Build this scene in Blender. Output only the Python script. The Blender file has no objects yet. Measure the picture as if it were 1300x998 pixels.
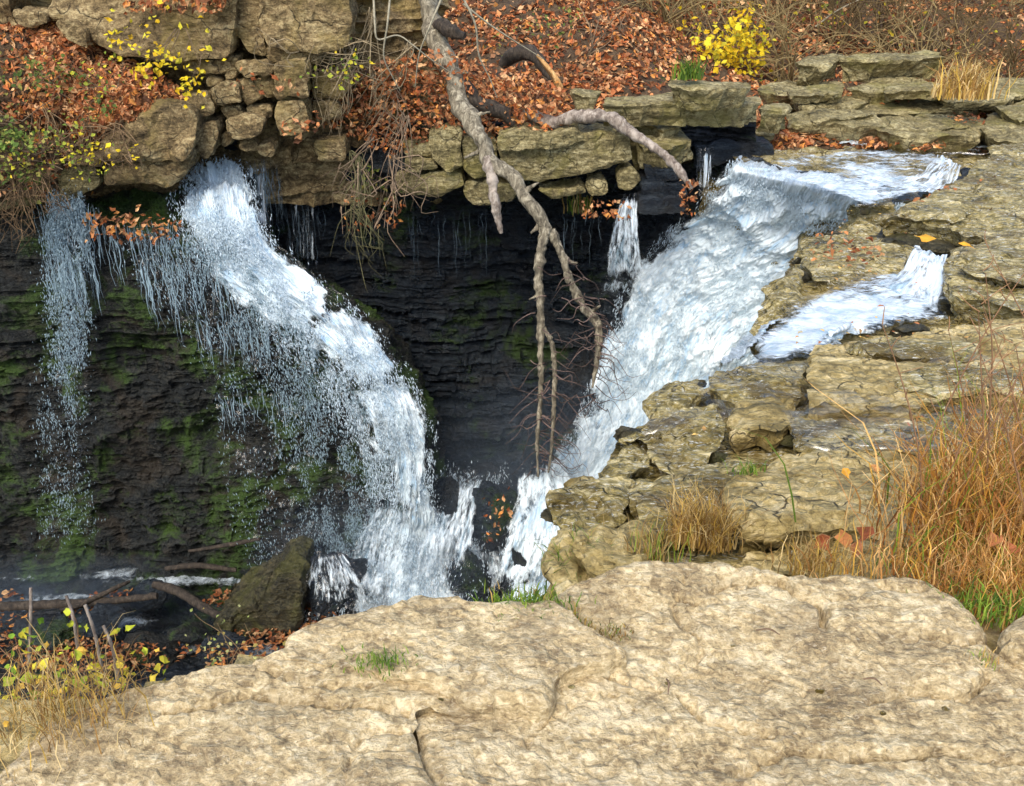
import bpy, math, random
import numpy as np
from mathutils import Vector
from mathutils.geometry import delaunay_2d_cdt
random.seed(7); RNG = np.random.default_rng(7)
R = math.radians
col = bpy.context.scene.collection
# ------------------------------------------------------------------ camera geometry
F = 1250.0; PITCH = R(28); HC = 1.7
CP, SP = math.cos(PITCH), math.sin(PITCH)
def ray(px, py):
    u = (np.asarray(px, float)-650)/F; v = -(np.asarray(py, float)-499)/F
    return np.stack([u+0*v, CP+v*SP+0*u, -SP+v*CP+0*u], -1)
def atY(px, py, Y):
    d = ray(px, py); t = np.asarray(Y, float)/d[..., 1]
    return d*t[..., None] + np.array([0, 0, HC])
def atZ(px, py, z):
    d = ray(px, py); t = (np.asarray(z, float)-HC)/d[..., 2]
    return d*t[..., None] + np.array([0, 0, HC])
ZY = np.array([[0,-.45],[3,-.5],[3.75,-.7],[5,-.95],[5.9,-1.1],[8.7,-1.3],[12.2,-1.45],[15,-1.35],[18,-1.15],[24,-.7]])
def zf(Y): return np.interp(Y, ZY[:,0], ZY[:,1])
def onbed(px, py, h=0.0):
    z = np.full(np.shape(px), -1.1)
    for _ in range(40):
        P = atZ(px, py, z); z = .5*z+.5*(zf(P[..., 1])+h)
    return atZ(px, py, z)
# ------------------------------------------------------------------ noise
def _h(i, j, k, s):
    n = (i*374761393 + j*668265263 + k*2147483647 + s*1274126177) & 0xffffffff
    n = ((n ^ (n >> 13))*1274126177) & 0xffffffff
    n = ((n ^ (n >> 16))*2246822519) & 0xffffffff
    return ((n ^ (n >> 15)) & 0xffffff)/float(0xffffff)
def vn(P, s=0):
    P = np.asarray(P, float); I = np.floor(P).astype(np.int64); f = P-I
    f = f*f*f*(f*(f*6-15)+10); r = 0
    for a in (0, 1):
        for b in (0, 1):
            for c in (0, 1):
                w = (f[..., 0] if a else 1-f[..., 0])*(f[..., 1] if b else 1-f[..., 1])*(f[..., 2] if c else 1-f[..., 2])
                r = r+w*_h(I[..., 0]+a, I[..., 1]+b, I[..., 2]+c, s)
    return r*2-1
def fbm(P, o=4, s=0, g=.5):
    r = 0; a = 1; P = np.asarray(P, float)
    for k in range(o):
        r = r+a*vn(P, s+k*17); P = P*2.03+11.3; a *= g
    return r
def hsh(a, b=0, s=0): return _h(np.asarray(a).astype(np.int64), np.asarray(b).astype(np.int64), np.zeros_like(np.asarray(a)).astype(np.int64), s)
def strata(P, th=.2, w=.8, A=.12, s=0, gap=.05):
    """bedded rock: beds of uneven thickness, split into blocks, with joints that come and go"""
    r = np.random.default_rng(s*7+1); bd = np.cumsum(th*r.choice([.35, .55, .8, 1.2, 1.9], 400, p=[.25, .25, .2, .2, .1]))-12
    q = P*np.array([.3, .3, .25]); z = P[..., 2]+th*1.3*fbm(q, 3, s)+th*.25*fbm(P*1.9, 3, s+40)
    k = np.clip(np.searchsorted(bd, z), 1, 399); lo = bd[k-1]; hi = bd[k]; e = np.minimum(z-lo, hi-z)
    tk = (hi-lo)/th
    xx = (P[..., 0]+.4*P[..., 1])/(w*(.35+.65*tk))*(.6+.8*hsh(k, s=s+1))+hsh(k, s=s+2)*13+.35*fbm(P*1.3, 2, s+5)
    c = np.floor(xx); fx = xx-c; fx = np.minimum(fx, 1-fx)*w
    d = (hsh(k, c, s+3)-.5)*A+(hsh(k, s=s+4)-.5)*A*.5
    m = np.clip(.5+1.3*fbm(P*np.array([.9, .9, 2]), 3, s+50), 0, 1.3)
    d = d-gap*m*np.exp(-(e/(.11*th))**2)-gap*.9*m*np.exp(-(fx/.03)**2)+.12*A*fbm(P*np.array([3, 3, 6]), 3, s+60)
    return d
# ------------------------------------------------------------------ mesh helpers
def mkmesh(name, V, Fc, mat, parent=None, smooth=False, colr=None, uv=None):
    me = bpy.data.meshes.new(name); V = np.asarray(V, np.float32)
    if isinstance(Fc, np.ndarray):
        n, k = Fc.shape
        me.vertices.add(len(V)); me.vertices.foreach_set('co', V.ravel())
        me.loops.add(n*k); me.loops.foreach_set('vertex_index', Fc.astype(np.int32).ravel())
        me.polygons.add(n); me.polygons.foreach_set('loop_start', np.arange(0, n*k, k, dtype=np.int32))
        me.polygons.foreach_set('loop_total', np.full(n, k, np.int32))
        me.update(calc_edges=True)
    else:
        me.from_pydata([tuple(v) for v in V.tolist()], [], Fc)
    if colr is not None:
        ca = me.color_attributes.new('Col', 'FLOAT_COLOR', 'POINT')
        c = np.asarray(colr, np.float32)
        if c.shape[1] == 3: c = np.hstack([c, np.ones((len(c), 1), np.float32)])
        ca.data.foreach_set('color', c.ravel())
    if uv is not None:
        u = me.uv_layers.new(name='UVMap'); li = np.zeros(len(me.loops), np.int32)
        me.loops.foreach_get('vertex_index', li)
        u.data.foreach_set('uv', np.asarray(uv, np.float32)[li].ravel())
    me.polygons.foreach_set('use_smooth', np.full(len(me.polygons), bool(smooth)))
    me.materials.append(mat); me.validate(); me.update()
    o = bpy.data.objects.new(name, me); col.objects.link(o)
    if parent: o.parent = parent
    return o
def tag(o, label=None, cat=None, group=None, kind=None):
    if label: o['label'] = label
    if cat: o['category'] = cat
    if group: o['group'] = group
    if kind or cat: o['kind'] = kind or 'thing'
    return o
def empty(name, loc=(0, 0, 0)):
    o = bpy.data.objects.new(name, None); col.objects.link(o); o.location = loc; return o
def centre(o):
    """put a thing's origin at its base"""
    me = o.data; n = len(me.vertices); c = np.zeros(n*3, np.float32); me.vertices.foreach_get('co', c)
    c = c.reshape(-1, 3); b = np.array([c[:, 0].mean(), c[:, 1].mean(), c[:, 2].min()], np.float32)
    me.vertices.foreach_set('co', (c-b).ravel()); me.update(); o.location = b.tolist(); return o
class MB:
    def __init__(s): s.V = []; s.F = []; s.C = []; s.n = 0
    def add(s, V, Fc, c=None):
        V = np.asarray(V, float); s.V.append(V); s.F.append(np.asarray(Fc)+s.n); s.n += len(V)
        s.C.append(np.tile(np.asarray(c if c is not None else (1, 1, 1), float), (len(V), 1)) if c is None or np.ndim(c) == 1 else np.asarray(c))
    def build(s, name, mat, parent=None, smooth=True):
        return mkmesh(name, np.vstack(s.V), np.vstack(s.F), mat, parent, smooth, np.vstack(s.C))
def crom(P, n):
    """Catmull-Rom through the rows of P (k, ...) -> (n, ...)"""
    P = np.asarray(P, float); k = len(P); E = np.concatenate([[2*P[0]-P[1]], P, [2*P[-1]-P[-2]]])
    t = np.linspace(0, k-1, n); i = np.minimum(t.astype(int), k-2); f = (t-i).reshape((-1,)+(1,)*(P.ndim-1))
    a, b, c, d = E[i], E[i+1], E[i+2], E[i+3]
    return .5*((2*b)+(c-a)*f+(2*a-5*b+4*c-d)*f**2+(-a+3*b-3*c+d)*f**3)
def tube_into(mb, pts, rad, ns=6, c=None, n=None, bump=0.0, seed=0):
    pts = np.asarray(pts, float); n = n or max(4, len(pts)*3)
    P = crom(pts, n); rr = crom(np.asarray(rad, float).reshape(-1, 1), n)[:, 0]
    T = np.gradient(P, axis=0); T /= np.linalg.norm(T, axis=1)[:, None]+1e-9
    up = np.array([0.3, .9, .2]); A = np.cross(T, up); A /= np.linalg.norm(A, axis=1)[:, None]+1e-9; B = np.cross(T, A)
    th = np.linspace(0, 2*np.pi, ns, endpoint=False)
    V = P[:, None]+rr[:, None, None]*(A[:, None]*np.cos(th)[None, :, None]+B[:, None]*np.sin(th)[None, :, None])
    if bump:
        d = fbm(V/np.maximum(rr.max(), .01)*.8, 3, seed); V = P[:, None]+(V-P[:, None])*(1+bump*d[..., None])
    i = np.arange(n-1)[:, None]*ns; j = np.arange(ns)[None, :]; j2 = (j+1) % ns
    Fc = np.stack([i+j, i+j2, i+ns+j2, i+ns+j], -1).reshape(-1, 4)
    mb.add(V.reshape(-1, 3), Fc, c)
    cap = np.vstack([P[-1:], V[-1]]); k = np.arange(ns)
    mb.add(cap, np.stack([np.zeros(ns, int), 1+k, 1+(k+1) % ns, 1+(k+1) % ns], -1)[:, [0, 1, 2, 2]] if False else np.stack([np.zeros(ns//2, int), 1+2*np.arange(ns//2), 1+(2*np.arange(ns//2)+1) % ns, 1+(2*np.arange(ns//2)+2) % ns], -1), c)
# ------------------------------------------------------------------ patches (control nets -> grids)
def patch(net, nu, nv):
    """net [rows][cols] of 3D points -> grid (nv, nu, 3)"""
    G = crom(np.asarray(net, float), nv); return crom(G.transpose(1, 0, 2), nu).transpose(1, 0, 2)
def gnormals(G):
    a = np.gradient(G, axis=1); b = np.gradient(G, axis=0); n = np.cross(a, b); n /= np.linalg.norm(n, axis=2)[..., None]+1e-9
    return n
def gridmesh(name, G, mat, parent=None, smooth=False, colr=None, uv=None):
    nv, nu = G.shape[:2]; i = np.arange(nv-1)[:, None]*nu; j = np.arange(nu-1)[None, :]
    Fc = np.stack([i+j, i+nu+j, i+nu+j+1, i+j+1], -1).reshape(-1, 4)
    return mkmesh(name, G.reshape(-1, 3), Fc, mat, parent, smooth, None if colr is None else colr.reshape(-1, colr.shape[-1]), None if uv is None else uv.reshape(-1, 2))
def arcuv(G):
    du = np.linalg.norm(np.diff(G, axis=1), axis=2).mean(0); dv = np.linalg.norm(np.diff(G, axis=0), axis=2).mean(1)
    u = np.concatenate([[0], np.cumsum(du)]); v = np.concatenate([[0], np.cumsum(dv)])
    return np.stack(np.meshgrid(u, v), -1)
def topix(P):
    P = np.asarray(P); x = P[..., 0]; y = P[..., 1]; z = P[..., 2]-HC
    d = y*CP-z*SP; return 650+F*x/d, 499-F*(y*SP+z*CP)/d
# ------------------------------------------------------------------ rock from a traced outline
def inpoly(P, Q):
    x1, y1 = Q[:, 0], Q[:, 1]; x2, y2 = np.roll(x1, -1), np.roll(y1, -1); out = np.zeros(len(P), bool)
    for s in range(0, len(P), 4000):
        x, y = P[s:s+4000, 0][:, None], P[s:s+4000, 1][:, None]
        out[s:s+4000] = (((y1 > y) != (y2 > y)) & (x < (x2-x1)*(y-y1)/(y2-y1+1e-12)+x1)).sum(1) % 2 == 1
    return out
def distpoly(P, Q):
    out = np.empty(len(P)); A = Q; B = np.roll(Q, -1, 0); AB = B-A; L = (AB**2).sum(1)+1e-12
    for s in range(0, len(P), 4000):
        p = P[s:s+4000]; t = np.clip(((p[:, None]-A)*AB).sum(2)/L, 0, 1)
        out[s:s+4000] = np.sqrt(((p[:, None]-(A+t[..., None]*AB))**2).sum(2)).min(1)
    return out
def facet(P, size, amp, seed, tilt=1.2):
    """broken planes: every cell of a jittered grid has its own offset and tilt"""
    q = P/size; I = np.floor(q).astype(int); best = np.full(len(P), 9.); h = np.zeros(len(P))
    for a in (-1, 0, 1):
        for b in (-1, 0, 1):
            i, j = I[:, 0]+a, I[:, 1]+b; sx = i+hsh(i, j, seed); sy = j+hsh(i, j, seed+1); d = (q[:, 0]-sx)**2+(q[:, 1]-sy)**2; k = d < best
            v = (hsh(i, j, seed+2)-.5)+tilt*((hsh(i, j, seed+3)-.5)*(q[:, 0]-sx)+(hsh(i, j, seed+4)-.5)*(q[:, 1]-sy))
            best = np.where(k, d, best); h = np.where(k, v, h)
    return h*amp
def core(poly, s, top, thick, jit=.03, rnd=.04, amp=.03, fine=.01, side=.05, terr=0, seed=0, taper=.1, bandth=.08, fa=.012, fsz=.28, ck=.02, tf=4., carve=None):
    Q = np.asarray(poly, float)
    if ((Q[:, 0]*np.roll(Q[:, 1], -1)-Q[:, 1]*np.roll(Q[:, 0], -1)).sum()) < 0: Q = Q[::-1]
    # corner-softened, jittered loop
    pts = []
    for a, b in zip(Q, np.roll(Q, -1, 0)):
        m = max(1, int(np.linalg.norm(b-a)/s)); pts.append(a+(b-a)*(np.arange(m)/m)[:, None])
    L = np.vstack(pts)
    for _ in range(2): L = .5*L+.25*np.roll(L, 1, 0)+.25*np.roll(L, -1, 0)
    L3 = np.hstack([L, np.full((len(L), 1), seed*3.7)])
    L = L+jit*np.stack([fbm(L3*2.5, 4, seed, .6), fbm(L3*2.5+50, 4, seed+3, .6)], -1)+jit*.8*np.stack([facet(L, .16, 1, seed), facet(L+9, .16, 1, seed+9)], -1)
    lo, hi = L.min(0), L.max(0)
    gx, gy = np.meshgrid(np.arange(lo[0], hi[0], s), np.arange(lo[1], hi[1], s))
    gp = np.stack([gx.ravel(), gy.ravel()], -1); gp = gp+np.random.default_rng(seed).uniform(-.3, .3, gp.shape)*s
    gp = gp[inpoly(gp, L)]; dd = distpoly(gp, L); gp = gp[dd > .5*s]
    allp = [Vector(p) for p in np.vstack([L, gp]).tolist()]
    vs, es, fs, *_ = delaunay_2d_cdt(allp, [], [list(range(len(L)))], 1, 1e-6)
    P = np.array([(v.x, v.y) for v in vs]); fs = [f for f in fs if len(f) == 3]; T = np.array(fs)
    a, b, c = P[T[:, 0]], P[T[:, 1]], P[T[:, 2]]
    cr = (b[:, 0]-a[:, 0])*(c[:, 1]-a[:, 1])-(b[:, 1]-a[:, 1])*(c[:, 0]-a[:, 0]); T[cr < 0] = T[cr < 0][:, ::-1]
    d = distpoly(P, L); P3 = np.hstack([P, np.full((len(P), 1), seed*1.3)])
    z = top(P)+amp*fbm(P3*1.6, 4, seed+9)+fine*fbm(P3*9, 4, seed+21, .6)
    if terr:
        t = tf*fbm(P3*np.array([.55, 1.1, 1])*(1+.25*tf/4), 5, seed+33, .55)+.35*fbm(P3*6, 3, seed+34); k = np.floor(t); fr = t-k
        z = z+terr*(k+np.clip((fr-.9)/.1, 0, 1)-t*.6)
    Pw = P+.12*np.stack([fbm(P3*3, 3, seed+60), fbm(P3*3, 3, seed+61)], -1)
    z = z+facet(Pw, fsz, fa, seed+40)+facet(Pw, fsz*.4, fa*.5, seed+44)
    if ck: n = fbm(P3*.9+Pw[:, :1]*0, 4, seed+70); z = z-ck*np.exp(-(n/.018)**2)*(fbm(P3*.7, 2, seed+71) > -.1)
    if carve:
        for L2, wd, dp in carve:
            L2 = np.array(L2)+0; dd = np.full(len(P), 9.)
            for a, b in zip(L2[:-1], L2[1:]):
                ab = b-a; t = np.clip(((Pw2 := P+.012*np.stack([fbm(P3*12, 2, 5), fbm(P3*12, 2, 6)], -1))-a)@ab/(ab@ab), 0, 1); dd = np.minimum(dd, np.linalg.norm(Pw2-(a+t[:, None]*ab), axis=1))
            z = z-dp*np.exp(-(dd/wd)**2)
    rv = rnd*np.clip(.9+1.5*fbm(P3*2.6, 3, seed+80), .2, 2.4); q = np.clip(1-d/rv, 0, 1); z = z-rv*.65*q**1.6
    # boundary edges
    E = np.vstack([T[:, [0, 1]], T[:, [1, 2]], T[:, [2, 0]]]); key = E[:, 0]*10**7+E[:, 1]; rk = E[:, 1]*10**7+E[:, 0]
    BE = E[~np.isin(key, rk)]
    nrm = np.zeros_like(P); ed = P[BE[:, 1]]-P[BE[:, 0]]; on = np.stack([ed[:, 1], -ed[:, 0]], -1)
    np.add.at(nrm, BE[:, 0], on); np.add.at(nrm, BE[:, 1], on)
    B = np.unique(BE); nb = nrm[B]; nb /= np.linalg.norm(nb, axis=1)[:, None]+1e-9
    idx = -np.ones(len(P), int); idx[B] = np.arange(len(B))
    V = [np.hstack([P, z[:, None]])]; Fs = [T]; K = max(3, int(thick/max(s*.8, .012))); K = min(K, 90)
    prev = B; tot = len(P)
    for k in range(1, K+1):
        dep = thick*k/K; zb = z[B]-dep
        S3 = np.stack([P[B, 0], P[B, 1], zb], -1)
        lay = np.floor(zb/bandth+.7*fbm(S3*.8, 2, seed+7)); cell = np.floor((S3[:, 0]+S3[:, 1])*2.2+hsh(lay, s=seed)*9)
        off = side*((hsh(lay, cell, seed+5)-.5)*.6+.9*fbm(S3*3, 4, seed+6)+.25*(hsh(lay, s=seed+8)-.5))+fine*1.2*fbm(S3*14, 2, seed+11)
        off = off*min(1, dep/(.4*rnd+.01))-taper*dep
        if k == K: off = off-.3*thick if False else off
        V.append(np.stack([P[B, 0]+nb[:, 0]*off, P[B, 1]+nb[:, 1]*off, zb], -1))
        cur = tot+np.arange(len(B)); tot += len(B)
        i0, i1 = idx[BE[:, 0]], idx[BE[:, 1]]
        p0, p1 = prev[i0], prev[i1]; c0, c1 = cur[i0], cur[i1]
        Fs.append(np.stack([p1, p0, c0], -1)); Fs.append(np.stack([p1, c0, c1], -1)); prev = cur
    return np.vstack(V), np.vstack(Fs)
_seed = [100]; HS = .42
def hrock(name, px, h, thick, mat, label, cat='rock', s=.03, zfun=zf, tilt=(0, 0), smooth=False, const=None, group=None, kind=None, cracks=None, **kw):
    _seed[0] += 1; px = np.array(px, float)
    if cracks: kw['carve'] = [(atZ(np.array([q[0] for q in l], float), np.array([q[1] for q in l], float), const)[:, :2], w_, d_) for l, w_, d_ in cracks]
    if const is None: h = h*(.75 if mat is M['ledge'] else HS)
    W = atZ(px[:, 0], px[:, 1], const+h) if const is not None else onbed(px[:, 0], px[:, 1], h)
    c = W[:, :2].mean(0)
    zz = (lambda Y: np.full(np.shape(Y), const)) if const is not None else zfun
    top = lambda P: zz(P[:, 1])+h+(P[:, 0]-c[0])*tilt[0]+(P[:, 1]-c[1])*tilt[1]
    V, T = core(W[:, :2], s, top, thick, seed=_seed[0], **kw)
    o = mkmesh(name, V, T, mat, None, smooth)
    if kind == 'structure': o['kind'] = kind; return o
    return centre(tag(o, label, cat, group))
def vrock(name, px, Y, thick, mat, label, cat='rock', s=.035, lean=0.0, group=None, smooth=False, **kw):
    """outline seen on an upright face; Y = distance of that face"""
    _seed[0] += 1; px = np.array(px, float); W = atY(px[:, 0], px[:, 1], Y); c = W.mean(0)
    top = lambda P: -Y+(P[:, 1]-c[2])*(-lean)
    kw.setdefault('taper', .05)
    V, T = core(W[:, [0, 2]], s, top, thick, seed=_seed[0], **kw)
    V = np.stack([V[:, 0], -V[:, 2], V[:, 1]], -1)
    return centre(tag(mkmesh(name, V, T, mat, None, smooth), label, cat, group))
# ------------------------------------------------------------------ materials
def newmat(name):
    m = bpy.data.materials.new(name); m.use_nodes = True; nt = m.node_tree; nt.nodes.clear()
    out = nt.nodes.new('ShaderNodeOutputMaterial'); bs = nt.nodes.new('ShaderNodeBsdfPrincipled')
    nt.links.new(bs.outputs[0], out.inputs[0]); return m, nt, bs, out
def nd(nt, t, **k):
    n = nt.nodes.new(t)
    for a, b in k.items():
        if a.startswith('i_'):
            kk = a[2:]; n.inputs[int(kk) if kk.isdigit() else kk.replace('_', ' ')].default_value = b
        else: setattr(n, a, b)
    return n
def noise(nt, vec, scale, detail=6, rough=.6, dist=0.0):
    n = nd(nt, 'ShaderNodeTexNoise', i_Scale=scale, i_Detail=detail, i_Roughness=rough, i_Distortion=dist)
    nt.links.new(vec, n.inputs['Vector']); return n.outputs['Fac']
def mapping(nt, vec, sc, loc=(0, 0, 0), rot=(0, 0, 0)):
    n = nd(nt, 'ShaderNodeMapping'); n.inputs['Scale'].default_value = sc; n.inputs['Location'].default_value = loc; n.inputs['Rotation'].default_value = rot
    nt.links.new(vec, n.inputs['Vector']); return n.outputs[0]
def ramp(nt, fac, stops, interp='LINEAR'):
    n = nd(nt, 'ShaderNodeValToRGB'); n.color_ramp.interpolation = interp; cr = n.color_ramp
    while len(cr.elements) < len(stops): cr.elements.new(.5)
    for e, (p, c) in zip(cr.elements, stops):
        e.position = p; e.color = (*c, 1) if hasattr(c, '__len__') else (c, c, c, 1)
    nt.links.new(fac, n.inputs[0]); return n.outputs[0]
def mix(nt, fac, a, b, mode='MIX'):
    n = nd(nt, 'ShaderNodeMix', data_type='RGBA', blend_type=mode)
    for k, v in ((0, fac), (6, a), (7, b)):
        if hasattr(v, 'is_linked') or hasattr(v, 'links'): nt.links.new(v, n.inputs[k])
        else: n.inputs[k].default_value = v if k == 0 else ((*v, 1) if len(v) == 3 else v)
    return n.outputs[2]
def mth(nt, op, a, b=0.0, clamp=False):
    n = nd(nt, 'ShaderNodeMath', operation=op, use_clamp=clamp)
    for k, v in ((0, a), (1, b)):
        if hasattr(v, 'links'): nt.links.new(v, n.inputs[k])
        else: n.inputs[k].default_value = v
    return n.outputs[0]
def rockmat(name, dark, mid, light, rough=.85, scale=1.0, bump=.5, bd=.03, patchc=None, patchw=.5, moss=None, mosst=.6, crack=.6, stretch=(1, 1, 4), wet=0.0, spots=.0, spotc=(.05, .045, .04), crackscale=1.6, streak=None, lines=.6, con=.075, fine=1.):
    m, nt, bs, out = newmat(name); geo = nd(nt, 'ShaderNodeNewGeometry'); pos = geo.outputs['Position']
    mp = mapping(nt, pos, stretch)
    n1 = noise(nt, mp, 1.1*scale, 8, .65, .4); n2 = noise(nt, mp, 6*scale, 8, .7, .2); n3 = noise(nt, pos, 40*scale, 5, .7); n4 = noise(nt, pos, 11*scale, 6, .65, .8)
    f = mth(nt, 'ADD', mth(nt, 'MULTIPLY', n1, .55), mth(nt, 'MULTIPLY', n2, .45))
    f = mth(nt, 'ADD', mth(nt, 'MULTIPLY', f, .65), mth(nt, 'MULTIPLY', n4, .35)); f = mth(nt, 'ADD', mth(nt, 'MULTIPLY', f, 1-.15*fine), mth(nt, 'MULTIPLY', n3, .15*fine))
    c = ramp(nt, f, [(.5-con, dark), (.5, mid), (.5+con, light)])
    if patchc is not None:
        pn = noise(nt, pos, .9*scale, 5, .6, .8); c = mix(nt, mth(nt, 'MULTIPLY', ramp(nt, pn, [(.5, 0.), (.62, 1.)]), patchw), c, patchc)
    if streak is not None:
        sn = noise(nt, mapping(nt, pos, (1.4, 4.5, 4.5), rot=(0, 0, .15)), 5*scale, 5, .7, 1.2); c = mix(nt, mth(nt, 'MULTIPLY', ramp(nt, sn, [(.56, 0.), (.66, 1.)]), streak[3]), c, streak[:3])
    if spots:
        sp = noise(nt, pos, 14*scale, 6, .75, .6); c = mix(nt, mth(nt, 'MULTIPLY', ramp(nt, sp, [(.58, 0.), (.68, 1.)]), spots), c, spotc)
    vo = nd(nt, 'ShaderNodeTexVoronoi', feature='DISTANCE_TO_EDGE', i_Scale=crackscale*scale); 
    wv = nd(nt, 'ShaderNodeMix', data_type='VECTOR'); wn = nd(nt, 'ShaderNodeTexNoise', i_Scale=2.2*scale, i_Detail=3.0, i_Roughness=.5); nt.links.new(pos, wn.inputs['Vector'])
    wv.inputs[0].default_value = .25; nt.links.new(pos, wv.inputs[4]); nt.links.new(wn.outputs['Color'], wv.inputs[5])
    nt.links.new(wv.outputs[1], vo.inputs['Vector'])
    ck = ramp(nt, vo.outputs['Distance'], [(0., 1.), (.016, 0.)])
    ckm = mth(nt, 'MULTIPLY', ck, ramp(nt, n1, [(.45, 0.), (.55, crack)]))
    c = mix(nt, ckm, c, tuple(x*.3 for x in dark))
    if moss is not None:
        mn = noise(nt, pos, 1.3, 6, .7, .5); mf = ramp(nt, mn, [(mosst, 0.), (mosst+.1, 1.)])
        mm = mix(nt, noise(nt, pos, 18, 4, .7), tuple(x*.35 for x in moss), tuple(x*1.5 for x in moss)); c = mix(nt, mf, c, mm)
    nt.links.new(c, bs.inputs['Base Color'])
    hgt = mth(nt, 'ADD', mth(nt, 'MULTIPLY', n2, 1.), mth(nt, 'MULTIPLY', n3, .35*fine)); hgt = mth(nt, 'ADD', hgt, mth(nt, 'MULTIPLY', n4, .6))
    if lines:
        ln = noise(nt, mapping(nt, pos, (1, 1.9, 3)), 1.3*scale, 7, .55, .3); st = mth(nt, 'FRACT', mth(nt, 'MULTIPLY', ln, 14.))
        hgt = mth(nt, 'ADD', hgt, mth(nt, 'MULTIPLY', st, -.5*lines))
    hgt = mth(nt, 'SUBTRACT', hgt, mth(nt, 'MULTIPLY', ckm, .8))
    b = nd(nt, 'ShaderNodeBump', i_Strength=bump, i_Distance=bd); nt.links.new(hgt, b.inputs['Height']); nt.links.new(b.outputs[0], bs.inputs['Normal'])
    if wet:
        rn = ramp(nt, noise(nt, pos, 1.7, 4, .6), [(.42, max(.12, rough-wet)), (.6, rough)]); nt.links.new(rn, bs.inputs['Roughness'])
    else: bs.inputs['Roughness'].default_value = rough
    return m
M = {}
M['fg'] = rockmat('pale_limestone', (.24, .17, .085), (.57, .435, .23), (.9, .75, .47), rough=.9, scale=4.6, bump=1., bd=.012, patchc=(.28, .21, .12), patchw=.4, stretch=(1, 1.2, 2), spots=.5, spotc=(.15, .11, .06), crack=0., lines=.45, fine=.5, con=.075, streak=(.92, .8, .57, .5))
M['plate'] = rockmat('tan_ledge_stone', (.16, .12, .04), (.48, .365, .14), (.8, .66, .36), rough=.75, scale=2.1, bump=1., bd=.02, patchc=(.18, .125, .025), patchw=.75, stretch=(1, 1.5, 4), spots=.55, spotc=(.05, .038, .018), crack=1., wet=.35, lines=1., fine=.4, con=.085)
M['bed'] = rockmat('wet_riverbed_stone', (.065, .055, .016), (.36, .28, .085), (.78, .66, .35), rough=.5, scale=2.1, bump=1., bd=.026, patchc=(.13, .085, .012), patchw=.85, stretch=(1, 1.9, 5), spots=.7, spotc=(.025, .022, .012), crack=1., wet=.4, streak=(.9, .92, .85, .85), lines=1.1, fine=.4, con=.08)
M['ledge'] = rockmat('olive_ledge_stone', (.07, .057, .022), (.26, .21, .09), (.58, .5, .27), rough=.8, scale=1.8, bump=1., bd=.025, patchc=(.24, .21, .045), patchw=.5, spots=.6, spotc=(.025, .022, .012), crack=.8, stretch=(1, 1.2, 3.5), con=.08)
M['wall'] = rockmat('brown_cliff_stone', (.06, .04, .016), (.25, .175, .078), (.55, .43, .22), rough=.88, scale=1.5, bump=1., bd=.03, patchc=(.3, .225, .07), patchw=.6, spots=.6, spotc=(.03, .02, .01), crack=.8, stretch=(1, 1, 2.5))
M['earth'] = rockmat('dark_bank_earth', (.03, .017, .008), (.085, .052, .026), (.16, .105, .055), rough=.95, scale=2.5, bump=.8, bd=.03, crack=.2)
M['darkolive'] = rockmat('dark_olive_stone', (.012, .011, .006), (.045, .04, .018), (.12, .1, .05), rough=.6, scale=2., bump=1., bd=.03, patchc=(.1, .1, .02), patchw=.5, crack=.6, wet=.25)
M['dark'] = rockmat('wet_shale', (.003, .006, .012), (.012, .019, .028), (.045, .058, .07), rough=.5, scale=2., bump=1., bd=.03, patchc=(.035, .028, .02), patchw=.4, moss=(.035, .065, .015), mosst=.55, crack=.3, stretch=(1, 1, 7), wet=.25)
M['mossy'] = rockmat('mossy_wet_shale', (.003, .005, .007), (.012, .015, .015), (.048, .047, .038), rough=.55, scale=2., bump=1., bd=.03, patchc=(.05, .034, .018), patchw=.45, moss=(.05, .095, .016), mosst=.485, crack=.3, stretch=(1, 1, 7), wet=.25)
def colmat(name, rough=.7, trans=.25, var=.35, sc=30, spec=.3, bump=0):
    m, nt, bs, out = newmat(name); a = nd(nt, 'ShaderNodeVertexColor', layer_name='Col'); geo = nd(nt, 'ShaderNodeNewGeometry')
    n = noise(nt, geo.outputs['Position'], sc, 4, .6); k = ramp(nt, n, [(.3, 1-var), (.7, 1+var*.6)])
    c = mix(nt, 1.0, a.outputs[0], k, 'MULTIPLY'); nt.links.new(c, bs.inputs['Base Color'])
    bs.inputs['Roughness'].default_value = rough; bs.inputs['Specular IOR Level'].default_value = spec
    if trans:
        t = nd(nt, 'ShaderNodeBsdfTranslucent'); nt.links.new(c, t.inputs[0]); ms = nd(nt, 'ShaderNodeMixShader', i_0=trans)
        nt.links.new(bs.outputs[0], ms.inputs[1]); nt.links.new(t.outputs[0], ms.inputs[2]); nt.links.new(ms.outputs[0], out.inputs[0])
    if bump:
        b = nd(nt, 'ShaderNodeBump', i_Strength=bump, i_Distance=.01); nt.links.new(n, b.inputs['Height']); nt.links.new(b.outputs[0], bs.inputs['Normal'])
    return m
M['leaf'] = colmat('dry_leaf'); M['blade'] = colmat('grass_blade', .65, .35, .25, 20); M['twig'] = colmat('bare_twig', .85, 0, .4, 25)
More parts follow.
